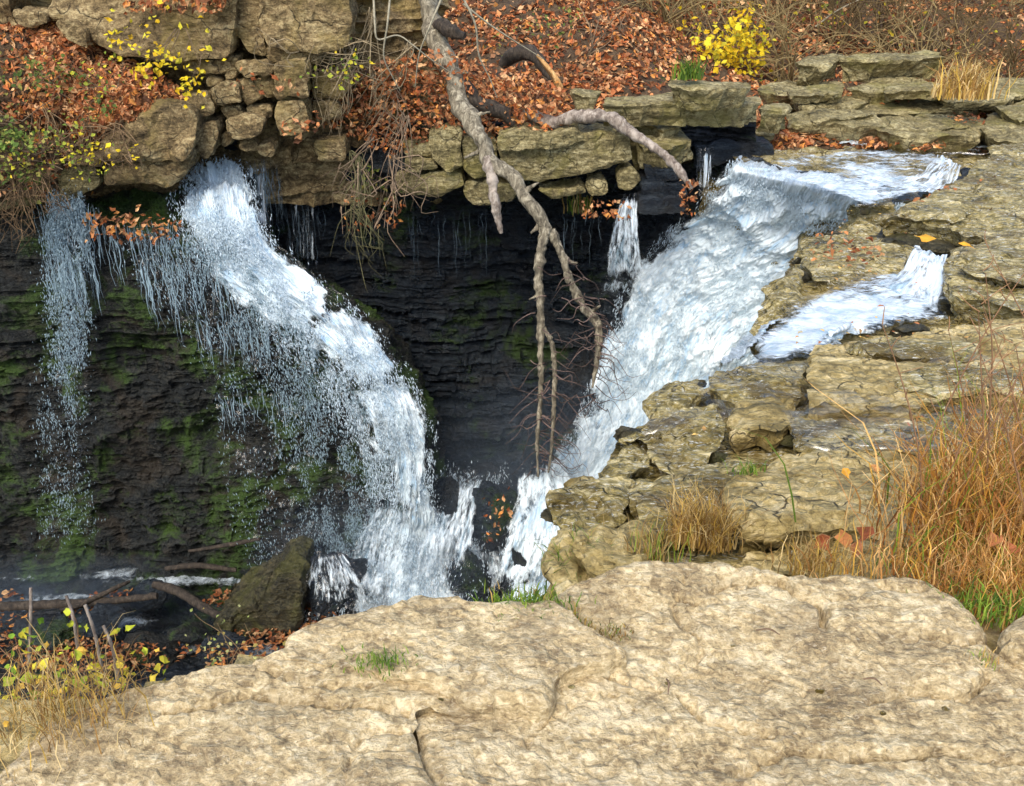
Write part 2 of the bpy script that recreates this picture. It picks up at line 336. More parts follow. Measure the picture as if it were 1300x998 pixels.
def barkmat(name, a, b, c3, peel=None):
    m, nt, bs, out = newmat(name); geo = nd(nt, 'ShaderNodeNewGeometry'); pos = geo.outputs['Position']
    mp = mapping(nt, pos, (1, 1, .35)); n1 = noise(nt, mp, 22, 8, .7, .6); n2 = noise(nt, pos, 4, 4, .6)
    c = ramp(nt, n1, [(.34, a), (.5, b), (.64, c3)])
    if peel: c = mix(nt, ramp(nt, n2, [(.52, 0.), (.62, .8)]), c, peel)
    nt.links.new(c, bs.inputs['Base Color']); bs.inputs['Roughness'].default_value = .9
    bp = nd(nt, 'ShaderNodeBump', i_Strength=.9, i_Distance=.015); nt.links.new(n1, bp.inputs['Height']); nt.links.new(bp.outputs[0], bs.inputs['Normal']); return m
M['bark'] = barkmat('grey_bark', (.05, .042, .03), (.21, .18, .125), (.46, .41, .3))
M['barkpale'] = barkmat('pale_peeling_bark', (.08, .06, .05), (.26, .21, .17), (.5, .44, .37), (.5, .43, .36))
M['barkdark'] = barkmat('dark_wet_bark', (.012, .01, .008), (.04, .03, .022), (.09, .07, .05))
M['splinter'] = barkmat('broken_raw_wood', (.25, .12, .04), (.5, .28, .1), (.7, .45, .2))
def watermat(name, su=6, sv=1.2, lo=.38, hi=.55, sheet=.0, tint=(.8, .91, .99), thin=(.4, .56, .68), useV=True, fine=3.):
    """foam with gaps: uv in metres, v along the flow; Col.r = coverage"""
    m, nt, bs, out = newmat(name); uv = nd(nt, 'ShaderNodeUVMap'); at = nd(nt, 'ShaderNodeVertexColor', layer_name='Col')
    sx = nd(nt, 'ShaderNodeSeparateColor'); nt.links.new(at.outputs[0], sx.inputs[0]); cov = sx.outputs[0]
    a = noise(nt, mapping(nt, uv.outputs[0], (su, sv, 1)), 1., 6, .65, .5)
    b = noise(nt, mapping(nt, uv.outputs[0], (su*fine, sv*fine, 1), loc=(5, 3, 0)), 1., 6, .7, 1.2)
    n = mth(nt, 'ADD', mth(nt, 'MULTIPLY', a, .5), mth(nt, 'MULTIPLY', b, .5))
    n = mth(nt, 'ADD', n, mth(nt, 'SUBTRACT', cov, .5))
    al = ramp(nt, n, [(lo, 0.), (hi, 1.)])
    cn = noise(nt, mapping(nt, uv.outputs[0], (su*1.3, sv*.8, 1), loc=(9, 1, 0)), 1., 7, .7, .8)
    c = ramp(nt, mth(nt, 'ADD', cn, mth(nt, 'MULTIPLY', mth(nt, 'SUBTRACT', b, .5), .5)), [(.36, thin), (.47, tuple(x*.76 for x in tint)), (.56, tint)])
    nt.links.new(c, bs.inputs['Base Color']); bs.inputs['Roughness'].default_value = .25; bs.inputs['Specular IOR Level'].default_value = .5
    bs.inputs['Subsurface Weight'].default_value = 0.0
    bp = nd(nt, 'ShaderNodeBump', i_Strength=.5, i_Distance=.04); nt.links.new(n, bp.inputs['Height']); nt.links.new(bp.outputs[0], bs.inputs['Normal'])
    tr = nd(nt, 'ShaderNodeBsdfTransparent'); gl = nd(nt, 'ShaderNodeBsdfGlossy', i_Roughness=.12)
    th = nd(nt, 'ShaderNodeMixShader', i_0=.10); nt.links.new(tr.outputs[0], th.inputs[1]); nt.links.new(gl.outputs[0], th.inputs[2])
    th.inputs[0].default_value = .10 if sheet else .03
    ms = nd(nt, 'ShaderNodeMixShader'); nt.links.new(al, ms.inputs[0]); nt.links.new(th.outputs[0], ms.inputs[1]); nt.links.new(bs.outputs[0], ms.inputs[2])
    nt.links.new(ms.outputs[0], out.inputs[0]); return m
M['foam'] = watermat('white_water', 4.5, 2., .40, .52, thin=(.5, .69, .86), tint=(.83, .94, 1.))
M['crest'] = watermat('crest_strands', 12, .8, .45, .54, fine=2.2, thin=(.5, .64, .74))
M['veil'] = watermat('thin_veil_water', 16, .9, .47, .56, fine=2.4)
M['lace'] = watermat('lacy_water', 9, 2.2, .46, .6, fine=2.2)
M['stream'] = watermat('stream_water', 3.5, 7., .46, .6, sheet=1, fine=3.)
def plain(name, c, rough=.4, spec=.5):
    m, nt, bs, out = newmat(name); bs.inputs['Base Color'].default_value = (*c, 1); bs.inputs['Roughness'].default_value = rough
    geo = nd(nt, 'ShaderNodeNewGeometry'); n = noise(nt, geo.outputs['Position'], 12, 4); cc = ramp(nt, n, [(.3, tuple(x*.8 for x in c)), (.7, c)]); nt.links.new(cc, bs.inputs['Base Color']); return m
M['drop'] = plain('water_droplets', (.38, .52, .6), .3)
M['drip'] = plain('drip_water', (.2, .27, .32), .25)
M['foamd'] = plain('foam_spray', (.72, .86, .96), .3)
M['pool'] = watermat('pool_water', 2., 2., .5, .75, sheet=1, thin=(.1, .14, .15))
# ================================================================== SETTING: bank, walls, gorge
def net(rows):
    """rows: list of rows; each row a list of (px,py,'Y'|'z',value)"""
    out = []
    for r in rows:
        o = []
        for px, py, k, v in r: o.append(atY(px, py, v) if k == 'Y' else atZ(px, py, v))
        out.append(o)
    return np.array(out)
def displace(G, f): n = gnormals(G); return G+n*f[..., None]
# --- leaf covered bank behind the rim, rising to the back -----------------------------------------
def bank_z(X, Y):
    rim = 13.1+.0*X
    base = np.interp(Y, [10, 12.4, 13.2, 15, 17, 20, 24, 30, 45, 80], [-2.6, -2.0, -1.15, -.75, -.25, .45, 1.6, 3.4, 7, 12])
    low = np.interp(Y, [10, 13, 15, 17.5, 19, 22, 26, 30, 45, 80], [-1.7, -1.6, -1.5, -1.3, -.85, -.1, 1.2, 3., 7, 12])
    w = np.clip((X-1.6)/2.2, 0, 1); w = w*w*(3-2*w)
    z = base*(1-w)+low*w
    P = np.stack([X, Y, 0*X], -1)
    return z+.22*fbm(P*.6, 5, 3)+.05*fbm(P*3, 3, 4)
xs = np.linspace(-16, 24, 330); ys = np.concatenate([np.linspace(12.6, 24, 240), np.linspace(24.2, 80, 60)])
X, Y = np.meshgrid(xs, ys); BG = np.stack([X, Y, bank_z(X, Y)], -1)
gridmesh('bank_ground', BG[::-1].copy(), M['earth'])['kind'] = 'structure'

# --- upper left rock wall backing -------------------------------------------------------------------
rows = []
for py, Ys in ((-160, 12.6), (-60, 12.3), (20, 12.1), (90, 11.95), (150, 11.9), (200, 11.95), (262, 12.05)):
    rows.append([(px, py, 'Y', Ys+dy) for px, dy in ((-320, 0), (-100, 0), (100, 0), (250, .1), (380, .15), (470, .4), (560, 1.0))])
G = patch(net(rows), 420, 260); G = displace(G, strata(G, .22, .9, .22, 5, .07)+.05*fbm(G*4, 4, 2)+.12*fbm(G*1.1, 2, 8))
gridmesh('cliff_face', G, M['wall'])['kind'] = 'structure'

# --- recessed dark wall behind the hanging trunk -----------------------------------------------------
rows = []
for py, dY in ((150, -.1), (215, -.05), (240, .45), (300, .65), (380, .7), (470, .65), (560, .5), (640, .35), (720, .1)):
    rows.append([(px, py, 'Y', Y0+dY) for px, Y0 in ((180, 12.2), (300, 12.3), (400, 12.35), (520, 12.4), (640, 12.5), (740, 12.6), (840, 12.6), (960, 12.4))])
G = patch(net(rows), 620, 460); EW = G = displace(G, strata(G, .11, .55, .16, 15, .04)+.5*strata(G, .045, .2, .08, 16, .02)+.03*fbm(G*6, 4, 2)+.2*fbm(G*.8, 3, 9))
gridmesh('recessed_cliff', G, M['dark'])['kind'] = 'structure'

# --- bulging mossy wall under the left fall ----------------------------------------------------------
edge = {232: 330, 262: 345, 300: 352, 350: 402, 400: 470, 450: 505, 500: 540, 560: 555, 630: 560, 700: 575, 770: 600, 850: 640}
Yw = {232: 12.0, 262: 11.5, 300: 11.2, 350: 11.05, 400: 10.9, 450: 10.8, 500: 10.75, 560: 10.7, 630: 10.6, 700: 10.55, 770: 10.4, 850: 10.2}
rows = []
for py, e in edge.items():
    y0 = Yw[py]; fr = [(-330, -.3), (-150, -.15), (0, 0), (120, 0), (220, 0), (300, 0)]
    r = [(px, py, 'Y', y0+d) for px, d in fr if px < e-25]
    while len(r) < 6: r.append(r[-1])
    r = r[:6]; r += [(max(e-50, 306), py, 'Y', y0+.0), (max(e-24, 314), py, 'Y', y0+.3), (e-2, py, 'Y', y0+1.1), (e+6, py, 'Y', 13.0)]
    rows.append(r)
nn = net(rows)
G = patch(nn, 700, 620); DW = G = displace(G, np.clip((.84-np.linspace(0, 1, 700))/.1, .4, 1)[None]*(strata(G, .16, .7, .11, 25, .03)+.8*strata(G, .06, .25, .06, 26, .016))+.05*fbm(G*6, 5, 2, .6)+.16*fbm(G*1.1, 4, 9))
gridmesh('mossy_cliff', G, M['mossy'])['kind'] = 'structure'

# --- gorge bottom -------------------------------------------------------------------------------------
zp = -6.65
X, Y = np.meshgrid(np.linspace(-12, 3.2, 300), np.linspace(2.2, 12.6, 260)); P = np.stack([X, Y, 0*X], -1)
Z = zp-.15+.16*fbm(P*1.6, 5, 77)+.9*np.clip((Y-10.6)/1.6, 0, 1)*np.clip((X+2.6)/1.2, 0, 1)-.35*np.exp(-((Y-9.9)/.4)**2)*(X < -1.6)+.35*np.clip((9.4-Y)/1.2, 0, 1)
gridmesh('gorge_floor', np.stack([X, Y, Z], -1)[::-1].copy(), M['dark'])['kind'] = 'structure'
X, Y = np.meshgrid(np.linspace(-12, 3., 200), np.linspace(8.6, 11., 60)); G = np.stack([X, Y, zp+.02+.02*fbm(np.stack([X*3, Y*3, 0*X], -1), 3, 4)], -1)
c = np.clip(.3+.1*np.exp(-((Y-10.3)/.35)**2)+.3*np.exp(-((X+1.8)/1.)**2)+.3*fbm(np.stack([X, Y*2, 0*X], -1), 3, 3), 0, 1)
gridmesh('pool_water', G[::-1].copy(), M['pool'], smooth=True, colr=np.stack([c]*3, -1)[::-1].copy(), uv=np.stack([X, Y], -1)[::-1].copy())['kind'] = 'structure'

# --- right side: the riverbed (one big bed), steps down in the slabs above it -----------------------------
bedpx = [(760, 790), (745, 704), (740, 668), (725, 650), (735, 630), (790, 612), (800, 585), (802, 560), (815, 538), (838, 518), (850, 502), (900, 482), (940, 466), (985, 440),
         (990, 420), (985, 395), (1000, 350), (1018, 330), (1022, 300), (1045, 285), (1082, 284), (1100, 262), (1060, 235), (985, 215), (935, 208), (925, 195), (890, 192), (900, 165), (990, 150), (1100, 120), (1250, 95), (1800, 95), (2300, 300), (2400, 790)]
W = onbed(np.array([p[0] for p in bedpx], float), np.array([p[1] for p in bedpx], float), -.09)
V, T = core(W[:, :2], .085, lambda P: zf(P[:, 1])-.09, 6.2, jit=.06, rnd=.05, amp=.05, fine=.02, side=.12, terr=.05, seed=5, taper=.06, bandth=.16)
mkmesh('riverbed', V, T, M['bed'])['kind'] = 'structure'

# ================================================================== ROCK SLABS
fgk = dict(const=0.0, s=.014, smooth=False, jit=.02, rnd=.014, fine=.004, terr=.009, tf=9., fa=.004, fsz=.2, ck=.015, side=.03, taper=-.1, bandth=.05)
hrock('flat_rock', [(700, 752), (735, 735), (790, 722), (850, 719), (915, 722), (960, 726), (985, 730), (998, 736), (1060, 729), (1150, 727), (1190, 738), (1222, 758), (1258, 790), (1262, 815), (1330, 850), (1700, 900), (2300, 1400), (300, 1400), (560, 1010), (520, 905), (700, 850), (800, 810), (745, 790)], 0.0, .5, M['fg'],
      'widest pale tan limestone slab across the foreground, under the dry grass', s=.013, amp=.006, cracks=[([(905, 744), (930, 738), (960, 735), (997, 735)], .01, .03), ([(995, 733), (1012, 748), (1040, 760), (1046, 775), (1050, 795)], .009, .045), ([(1120, 742), (1150, 746), (1170, 744)], .016, .018), ([(700, 850), (760, 842), (800, 852), (860, 868), (900, 900), (980, 915)], .009, .03), ([(1040, 762), (1075, 756), (1110, 752)], .007, .014), ([(860, 752), (885, 757)], .01, .02), ([(1100, 880), (1160, 868), (1230, 872), (1262, 850)], .008, .03), ([(930, 960), (1010, 935), (1090, 950), (1200, 940), (1330, 960)], .01, .03), ([(820, 842), (850, 836), (900, 840)], .008, .012), ([(1180, 800), (1230, 812), (1262, 800)], .008, .02)], **{k: v for k, v in fgk.items() if k != 's'})
hrock('flat_rock', [(366, 806), (378, 796), (440, 778), (520, 756), (580, 752), (640, 760), (700, 757), (740, 790), (795, 812), (700, 846), (690, 880), (600, 872), (470, 846), (368, 832)], .035, .5, M['fg'],
      'raised pale slab at the brink below the splashing left waterfall', amp=.01, **fgk)
hrock('flat_rock', [(-40, 1000), (40, 912), (150, 868), (300, 842), (366, 834), (470, 850), (600, 876), (690, 884), (520, 905), (570, 1010), (340, 1400), (-700, 1400)], .0, .5, M['fg'],
      'low grey-tan slab at bottom left beside the yellow-green sprouts', amp=.01, cracks=[([(200, 900), (300, 880), (420, 890), (520, 905)], .009, .03), ([(330, 850), (380, 868), (470, 872)], .008, .02)], **fgk)
hrock('flat_rock', [(1264, 794), (1330, 776), (1500, 770), (1900, 1000), (1500, 870), (1330, 842), (1266, 812)], .01, .4, M['fg'],
      'small pale slab cut off by the right edge below the green tuft', amp=.02, **fgk)
# ledges between the foreground and the river
pk = dict(jit=.03, rnd=.02, fine=.008, terr=.022, tf=5., side=.05, taper=.45, bandth=.05, smooth=False)
hrock('flat_rock', [(917, 628), (953, 604), (990, 572), (1060, 567), (1130, 568), (1200, 560), (1320, 600), (1340, 690), (1150, 690), (1072, 664), (1010, 672), (945, 676), (920, 655)], .12, .2, M['plate'],
      'large pale flat slab between the brown grass tuft and tall dry grass', s=.022, amp=.015, **pk)
hrock('flat_rock', [(1004, 532), (1026, 505), (1060, 497), (1130, 505), (1320, 500), (1700, 540), (1700, 640), (1330, 600), (1130, 572), (1060, 574), (1005, 568), (1014, 552)], .10, .2, M['bed'],
      'wet brown slab just above the large pale flat slab', s=.028, amp=.012, **pk)
hrock('flat_rock', [(1028, 450), (1040, 436), (1100, 424), (1150, 420), (1230, 410), (1330, 396), (1700, 380), (1900, 500), (1330, 505), (1130, 508), (1060, 502), (1030, 504)], .36, .3, M['plate'],
      'broad tan slab with a straight left edge at the foot of the small chute', s=.03, amp=.012, **pk)
hrock('flat_rock', [(897, 473), (938, 460), (1026, 451), (1024, 505), (1002, 530), (960, 522), (930, 512), (905, 500)], .03, .2, M['bed'],
      'olive slab with white trickles left of the broad tan slab', s=.028, amp=.012, **pk)
hrock('flat_rock', [(820, 510), (830, 494), (870, 479), (893, 476), (893, 496), (866, 512), (838, 518)], .0, .25, M['bed'],
      'small olive slab jutting over the big fall, nearest the hanging branch tips', s=.025, amp=.012, **pk)
hrock('boulder', [(928, 528), (940, 514), (975, 511), (1004, 514), (1000, 538), (985, 548), (935, 546)], .09, .13, M['plate'],
      'grey angular rock with a dark undercut among the wet ledges', s=.02, amp=.03, jit=.03, rnd=.03, fine=.012, side=.06, taper=.45)
hrock('flat_rock', [(782, 552), (800, 534), (850, 520), (905, 520), (925, 548), (905, 580), (870, 596), (832, 590), (834, 562), (812, 548)], .03, .22, M['bed'],
      'wet brown slab with a notched dark front above the rock rim corner', s=.024, amp=.02, **pk)
hrock('flat_rock', [(778, 578), (800, 560), (828, 566), (832, 592), (806, 606), (780, 600)], -.03, .35, M['bed'],
      'knobbly orange-stained rock tucked under the notched slab', s=.02, amp=.04, **pk)
hrock('flat_rock', [(692, 632), (710, 614), (770, 604), (800, 606), (808, 640), (770, 662), (735, 668), (712, 655)], .04, .5, M['bed'],
      'rim rock with a tall black left side overhanging the gorge', s=.022, amp=.025, **pk)
hrock('boulder', [(718, 608), (722, 594), (740, 588), (762, 594), (766, 608), (745, 616)], .05, .22, M['plate'],
      'small dark-sided stone at the very edge of the big fall', s=.018, amp=.03, jit=.03, rnd=.04, fine=.01, side=.05)
hrock('boulder', [(782, 660), (800, 645), (832, 640), (844, 658), (826, 674), (792, 674)], .1, .16, M['plate'],
      'pale rounded stone left of the wispy grass', s=.018, amp=.03, jit=.03, rnd=.05, fine=.008, side=.04)
hrock('flat_rock', [(806, 604), (870, 598), (905, 584), (946, 588), (944, 606), (915, 630), (918, 664), (850, 670), (812, 650)], .03, .2, M['bed'],
      'flat wet rock behind the brown grass tuft', s=.026, amp=.02, **pk)
hrock('flat_rock', [(735, 672), (772, 664), (812, 674), (840, 690), (838, 722), (790, 740), (752, 728), (738, 700)], .1, .2, M['plate'],
      'grey cracked rock just beyond the foreground slab, right of the green spiky grass', s=.02, amp=.04, **pk)
hrock('flat_rock', [(698, 700), (716, 676), (736, 680), (744, 720), (730, 750), (700, 752)], .04, .5, M['plate'],
      'narrow broken rock at the gorge lip under the green spiky grass', s=.02, amp=.04, **pk)
hrock('flat_rock', [(945, 690), (1000, 682), (1012, 700), (1000, 735), (935, 735)], -.0, .2, M['plate'],
      'wet pale stone under two yellow leaves beside the pale flat slab', s=.02, amp=.02, **pk)
hrock('flat_rock', [(1060, 712), (1090, 694), (1160, 690), (1260, 720), (1260, 770), (1080, 760)], .22, .2, M['plate'],
      'grey stone half buried in dry grass and brown leaves', s=.02, amp=.03, **pk)
# right hand sloping ledges
hrock('flat_rock', [(1014, 306), (1045, 296), (1100, 286), (1150, 296), (1158, 322), (1150, 345), (1090, 352), (1035, 352), (1018, 330)], .1, .22, M['bed'],
      'reddish-topped ledge block between the big fall and the small chute', s=.04, amp=.02, **pk)
hrock('flat_rock', [(1198, 332), (1215, 312), (1260, 296), (1340, 288), (1700, 300), (1700, 400), (1340, 396), (1262, 382), (1208, 368), (1200, 352)], .5, .35, M['bed'],
      'thick grey-green ledge at the right edge beside the small chute', s=.042, amp=.02, **pk)
hrock('flat_rock', [(1110, 276), (1150, 258), (1190, 242), (1228, 216), (1260, 198), (1400, 184), (1900, 200), (1900, 300), (1300, 294), (1226, 300), (1205, 286), (1160, 278), (1120, 278)], .5, .4, M['bed'],
      'wide layered olive ledge sloping right of the crest of the big fall', s=.05, amp=.03, **{**pk, 'taper': .5})
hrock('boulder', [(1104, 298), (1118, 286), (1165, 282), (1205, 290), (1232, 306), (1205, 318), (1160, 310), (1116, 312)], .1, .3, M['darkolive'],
      'added dark filler rock for the shaded gap under the lip of the wide layered ledge', s=.03, amp=.05, jit=.05, rnd=.05, fine=.02, side=.1)  # dark rock added to stand in for the black shaded gap below the lip
hrock('boulder', [(1216, 232), (1222, 214), (1240, 212), (1256, 224), (1244, 236)], .30, .3, M['dark'],
      'black knobbly rock where the crest water bends down', s=.03, amp=.05, jit=.05, rnd=.05, fine=.02, side=.06)
hrock('boulder', [(968, 375), (985, 350), (1008, 340), (1020, 362), (1012, 392), (985, 408)], .06, .5, M['bed'],
      'craggy brown rock spur standing in the side of the big fall', s=.03, amp=.06, jit=.06, rnd=.05, fine=.02, side=.1)
hrock('boulder', [(1132, 410), (1138, 402), (1176, 406), (1184, 414), (1150, 420)], .05, .15, M['darkolive'],
      'low dark red-brown rock at the foot of the small chute', s=.025, amp=.04, jit=.04, rnd=.04, fine=.015, side=.05)
# upstream plates
uk = dict(jit=.05, rnd=.03, fine=.012, terr=.015, side=.06, taper=.7, bandth=.07, smooth=False, s=.055)
hrock('flat_rock', [(994, 146), (1012, 140), (1060, 137), (1118, 143), (1120, 158), (1086, 160), (1050, 157), (1005, 156)], .34, .34, M['ledge'],
      'thick-fronted flat slab left of the tiny spill upstream', amp=.02, **uk)
hrock('flat_rock', [(1104, 160), (1112, 148), (1180, 142), (1250, 146), (1262, 158), (1242, 170), (1180, 174), (1130, 171)], .30, .32, M['ledge'],
      'wide flat olive slab right of the tiny spill upstream', amp=.02, **uk)
hrock('flat_rock', [(1244, 162), (1262, 140), (1320, 120), (1700, 120), (1700, 180), (1300, 176), (1262, 172)], .36, .4, M['ledge'],
      'stacked ledge at the right edge beside the far rapid', amp=.03, **uk)
hrock('flat_rock', [(1030, 132), (1080, 118), (1170, 116), (1240, 122), (1250, 138), (1180, 142), (1110, 142), (1050, 138)], .34, .3, M['ledge'],
      'low flat rock sheet in front of the straw-coloured tussock', amp=.02, **uk)
hrock('flat_rock', [(965, 112), (985, 103), (1060, 102), (1074, 112), (1068, 117), (1010, 118), (970, 116)], .52, .3, M['ledge'],
      'clean-topped grey block below the leafy bank, right of the long ledge', amp=.015, **uk)
hrock('flat_rock', [(1074, 108), (1110, 97), (1170, 96), (1180, 106), (1130, 112), (1080, 112)], .62, .3, M['ledge'],
      'dark-fronted mossy ledge piece far upstream under the bank', amp=.015, **uk)
hrock('flat_rock', [(1060, 72), (1120, 64), (1190, 63), (1200, 70), (1110, 76)], 1.0, .3, M['ledge'],
      'long thin dark ledge highest up the far right bank', amp=.015, **uk)
hrock('flat_rock', [(1010, 76), (1055, 68), (1075, 72), (1060, 80), (1015, 82)], .95, .3, M['ledge'],
      'short dark ledge left of the highest thin ledge on the bank', amp=.015, **uk)
hrock('flat_rock', [(932, 152), (945, 150), (990, 160), (985, 168), (940, 164)], .2, .18, M['ledge'],
      'thin flat stone lying in rust leaves left of the thick-fronted slab', amp=.015, **uk)
hrock('flat_rock', [(1240, 100), (1300, 96), (1700, 96), (1700, 118), (1250, 116)], .55, .3, M['ledge'],
      'distant flat shelf at the right edge behind the straw tussock', amp=.02, **uk)


# thin plates lying on the ledges
hrock('flat_rock', [(1000, 112), (1060, 106), (1075, 114), (1060, 120), (1005, 121)], 0.62, .12, M['ledge'], 'thin plate lying right above the clean-topped grey block', amp=.012, **{**uk, 's': .045})
hrock('flat_rock', [(1120, 104), (1180, 100), (1215, 106), (1190, 113), (1125, 113)], 0.70, .12, M['ledge'], 'thin mossy plate before the dark-fronted ledge piece', amp=.012, **{**uk, 's': .045})
hrock('flat_rock', [(1010, 126), (1060, 122), (1105, 124), (1100, 132), (1050, 134), (1012, 133)], 0.42, .12, M['ledge'], 'slim plate between the clean-topped block and the low flat sheet', amp=.012, **{**uk, 's': .045})
hrock('flat_rock', [(1180, 118), (1240, 113), (1290, 118), (1280, 128), (1200, 128)], 0.50, .12, M['ledge'], 'thin plate just left of the straw tussock', amp=.012, **{**uk, 's': .045})
hrock('flat_rock', [(1262, 134), (1330, 128), (1500, 134), (1500, 150), (1290, 150)], 0.50, .12, M['ledge'], 'stacked plate at the right edge over the far rapid', amp=.012, **{**uk, 's': .045})
hrock('flat_rock', [(1130, 150), (1190, 146), (1235, 152), (1225, 160), (1140, 162)], 0.36, .12, M['ledge'], 'thin plate on top of the wide flat olive slab', amp=.012, **{**uk, 's': .045})
hrock('flat_rock', [(1020, 142), (1070, 139), (1110, 146), (1080, 152), (1030, 151)], 0.40, .12, M['ledge'], 'thin plate on top of the thick-fronted flat slab', amp=.012, **{**uk, 's': .045})
hrock('flat_rock', [(1255, 184), (1300, 178), (1420, 182), (1420, 198), (1300, 200), (1262, 196)], 0.54, .12, M['bed'], 'thin plate at the right edge beside the crest water', amp=.012, **{**uk, 's': .045})
hrock('flat_rock', [(1235, 232), (1290, 222), (1420, 226), (1420, 250), (1290, 252), (1240, 244)], 0.62, .12, M['bed'], 'broad thin plate in the middle of the wide layered ledge', amp=.012, **{**uk, 's': .045})
hrock('flat_rock', [(1140, 262), (1190, 252), (1230, 258), (1220, 274), (1160, 276)], 0.62, .12, M['bed'], 'small thin plate at the near tip of the wide layered ledge', amp=.012, **{**uk, 's': .045})
hrock('flat_rock', [(1230, 330), (1280, 318), (1400, 322), (1400, 352), (1290, 356), (1236, 348)], 0.62, .12, M['bed'], 'thin plate on the thick grey-green ledge', amp=.012, **{**uk, 's': .045})
hrock('flat_rock', [(1080, 428), (1160, 418), (1240, 424), (1230, 440), (1150, 446), (1090, 442)], 0.46, .12, M['bed'], 'thin plate on the far part of the broad tan slab', amp=.012, **{**uk, 's': .045})
hrock('flat_rock', [(1130, 470), (1210, 462), (1330, 470), (1330, 492), (1200, 496), (1136, 488)], 0.46, .12, M['bed'], 'thin plate near the stems on the broad tan slab', amp=.012, **{**uk, 's': .045})

X, Y = np.meshgrid(np.linspace(-9, 9, 260), np.linspace(-4, 2.6, 120)); e = 2.05+.12*fbm(np.stack([X*1.2, 0*X, 0*X], -1), 4, 3)-.35*np.clip(-X-.6, 0, 9)
Z = -.14+.03*fbm(np.stack([X*2, Y*2, 0*X], -1), 4, 8)-6.6*np.clip((Y-e)/.25, 0, 1)*(X < .35)-.4*np.clip((Y-2.2)/.4, 0, 1)*(X >= .35)
gridmesh('near_ground', np.stack([X, Y, Z], -1)[::-1].copy(), M['plate'])['kind'] = 'structure'
# ================================================================== BLOCKS OF THE UPPER LEFT CLIFF
bk = dict(jit=.022, rnd=.022, fine=.012, amp=.03, side=.03, bandth=.09, fa=.035, fsz=.45)
def cliff(px, Y, d, label, mat='wall', name='cliff_block', **kw):
    k = dict(bk); k.update(kw); return vrock(name, px, Y, d, M[mat], label, **k)
cliff([(60, -60), (300, -60), (296, 30), (292, 72), (262, 76), (215, 74), (160, 70), (112, 50), (112, 30), (60, 24)], 11.35, .9, 'broad overhanging rock face behind the yellow-leaved sprig', amp=.09, s=.045, lean=.12)
cliff([(225, 76), (262, 78), (300, 74), (305, 82), (288, 96), (240, 94)], 11.45, .5, 'thin brown layer right under the broad overhang', s=.035)
cliff([(15, 10), (58, 14), (62, 30), (40, 34), (18, 28)], 11.3, .5, 'small shadowed brow of rock at upper left corner')
cliff([(-120, -60), (14, -60), (14, 34), (40, 38), (60, 60), (30, 120), (-120, 150)], 11.5, .5, 'plain tan rock face running off the upper left corner', amp=.08, s=.05)
cliff([(68, 32), (84, 24), (111, 39), (111, 62), (90, 52)], 11.15, .45, 'pale tan slab wedged above the leaf mound')
cliff([(297, -50), (330, -50), (330, 20), (338, 70), (318, 68), (300, 40)], 11.5, .5, 'narrow upright rock pillar between two big blocks')
cliff([(330, -50), (440, -50), (446, 30), (440, 62), (410, 68), (360, 64), (334, 58), (328, 20)], 11.35, .7, 'big rounded block with a long slanting crack, top centre-left', amp=.1, s=.045)
cliff([(336, 62), (400, 68), (408, 80), (350, 84), (338, 76)], 11.5, .5, 'thin layer beneath the big cracked block')
cliff([(298, 80), (344, 80), (346, 96), (304, 98)], 11.35, .4, 'neat oblong block atop the stacked blocks')
cliff([(345, 82), (392, 80), (394, 124), (352, 126)], 11.3, .5, 'squarish pale block with a vertical seam', amp=.05)
cliff([(348, 128), (386, 128), (390, 160), (382, 172), (356, 172), (348, 155)], 11.3, .5, 'knobbly face-like block under the squarish pale one', amp=.07)
cliff([(264, 112), (278, 104), (302, 106), (307, 131), (276, 138)], 11.25, .45, 'tan five-sided block in the middle of the stack')
cliff([(316, 99), (346, 96), (350, 122), (338, 126)], 11.4, .4, 'wedge shaped block below the oblong block')
cliff([(304, 104), (315, 101), (332, 124), (326, 130), (308, 130)], 11.42, .4, 'slim tilted block beside the five-sided one')
cliff([(285, 88), (298, 86), (300, 100), (291, 104), (284, 98)], 11.45, .35, 'small round-cornered block left of the oblong one')
cliff([(262, 98), (284, 100), (278, 108), (264, 112)], 11.5, .35, 'little chipped rock above the five-sided block')
cliff([(238, 122), (262, 118), (272, 132), (274, 142), (247, 152), (238, 140)], 11.25, .5, 'squared block at the right end of the leaf mound')
cliff([(248, 160), (272, 154), (278, 160), (274, 190), (258, 202), (246, 190)], 11.2, .5, 'hanging block with a jagged lower end over the left fall')
cliff([(288, 158), (306, 148), (334, 150), (330, 172), (300, 180), (290, 174)], 11.25, .5, 'olive oval block just over the gap where the water bursts out')
cliff([(280, 140), (306, 134), (312, 148), (290, 154)], 11.45, .4, 'small shadowed rock in the middle of the stack')
cliff([(310, 136), (346, 132), (346, 150), (318, 150)], 11.45, .4, 'flat filler rock left of the knobbly block')
cliff([(303, 182), (320, 182), (330, 188), (316, 194), (304, 190)], 11.45, .3, 'thin loose stone hanging in the dark gap')
cliff([(327, 186), (342, 180), (352, 190), (344, 200), (330, 198)], 11.4, .3, 'pale small stone at the right of the dark gap')
cliff([(276, 172), (288, 168), (292, 180), (282, 190), (276, 186)], 11.4, .35, 'small rounded stone between hanging block and oval block')
cliff([(395, 96), (440, 84), (450, 100), (440, 128), (398, 126)], 11.7, .5, 'rough rock with leaves on it right of the squarish block')
cliff([(396, 130), (430, 128), (436, 150), (400, 156)], 11.7, .5, 'cracked grey block under hanging dry stems')
cliff([(396, 178), (438, 176), (440, 202), (404, 206)], 11.65, .5, 'tan block at the wall foot beside the hanging roots')
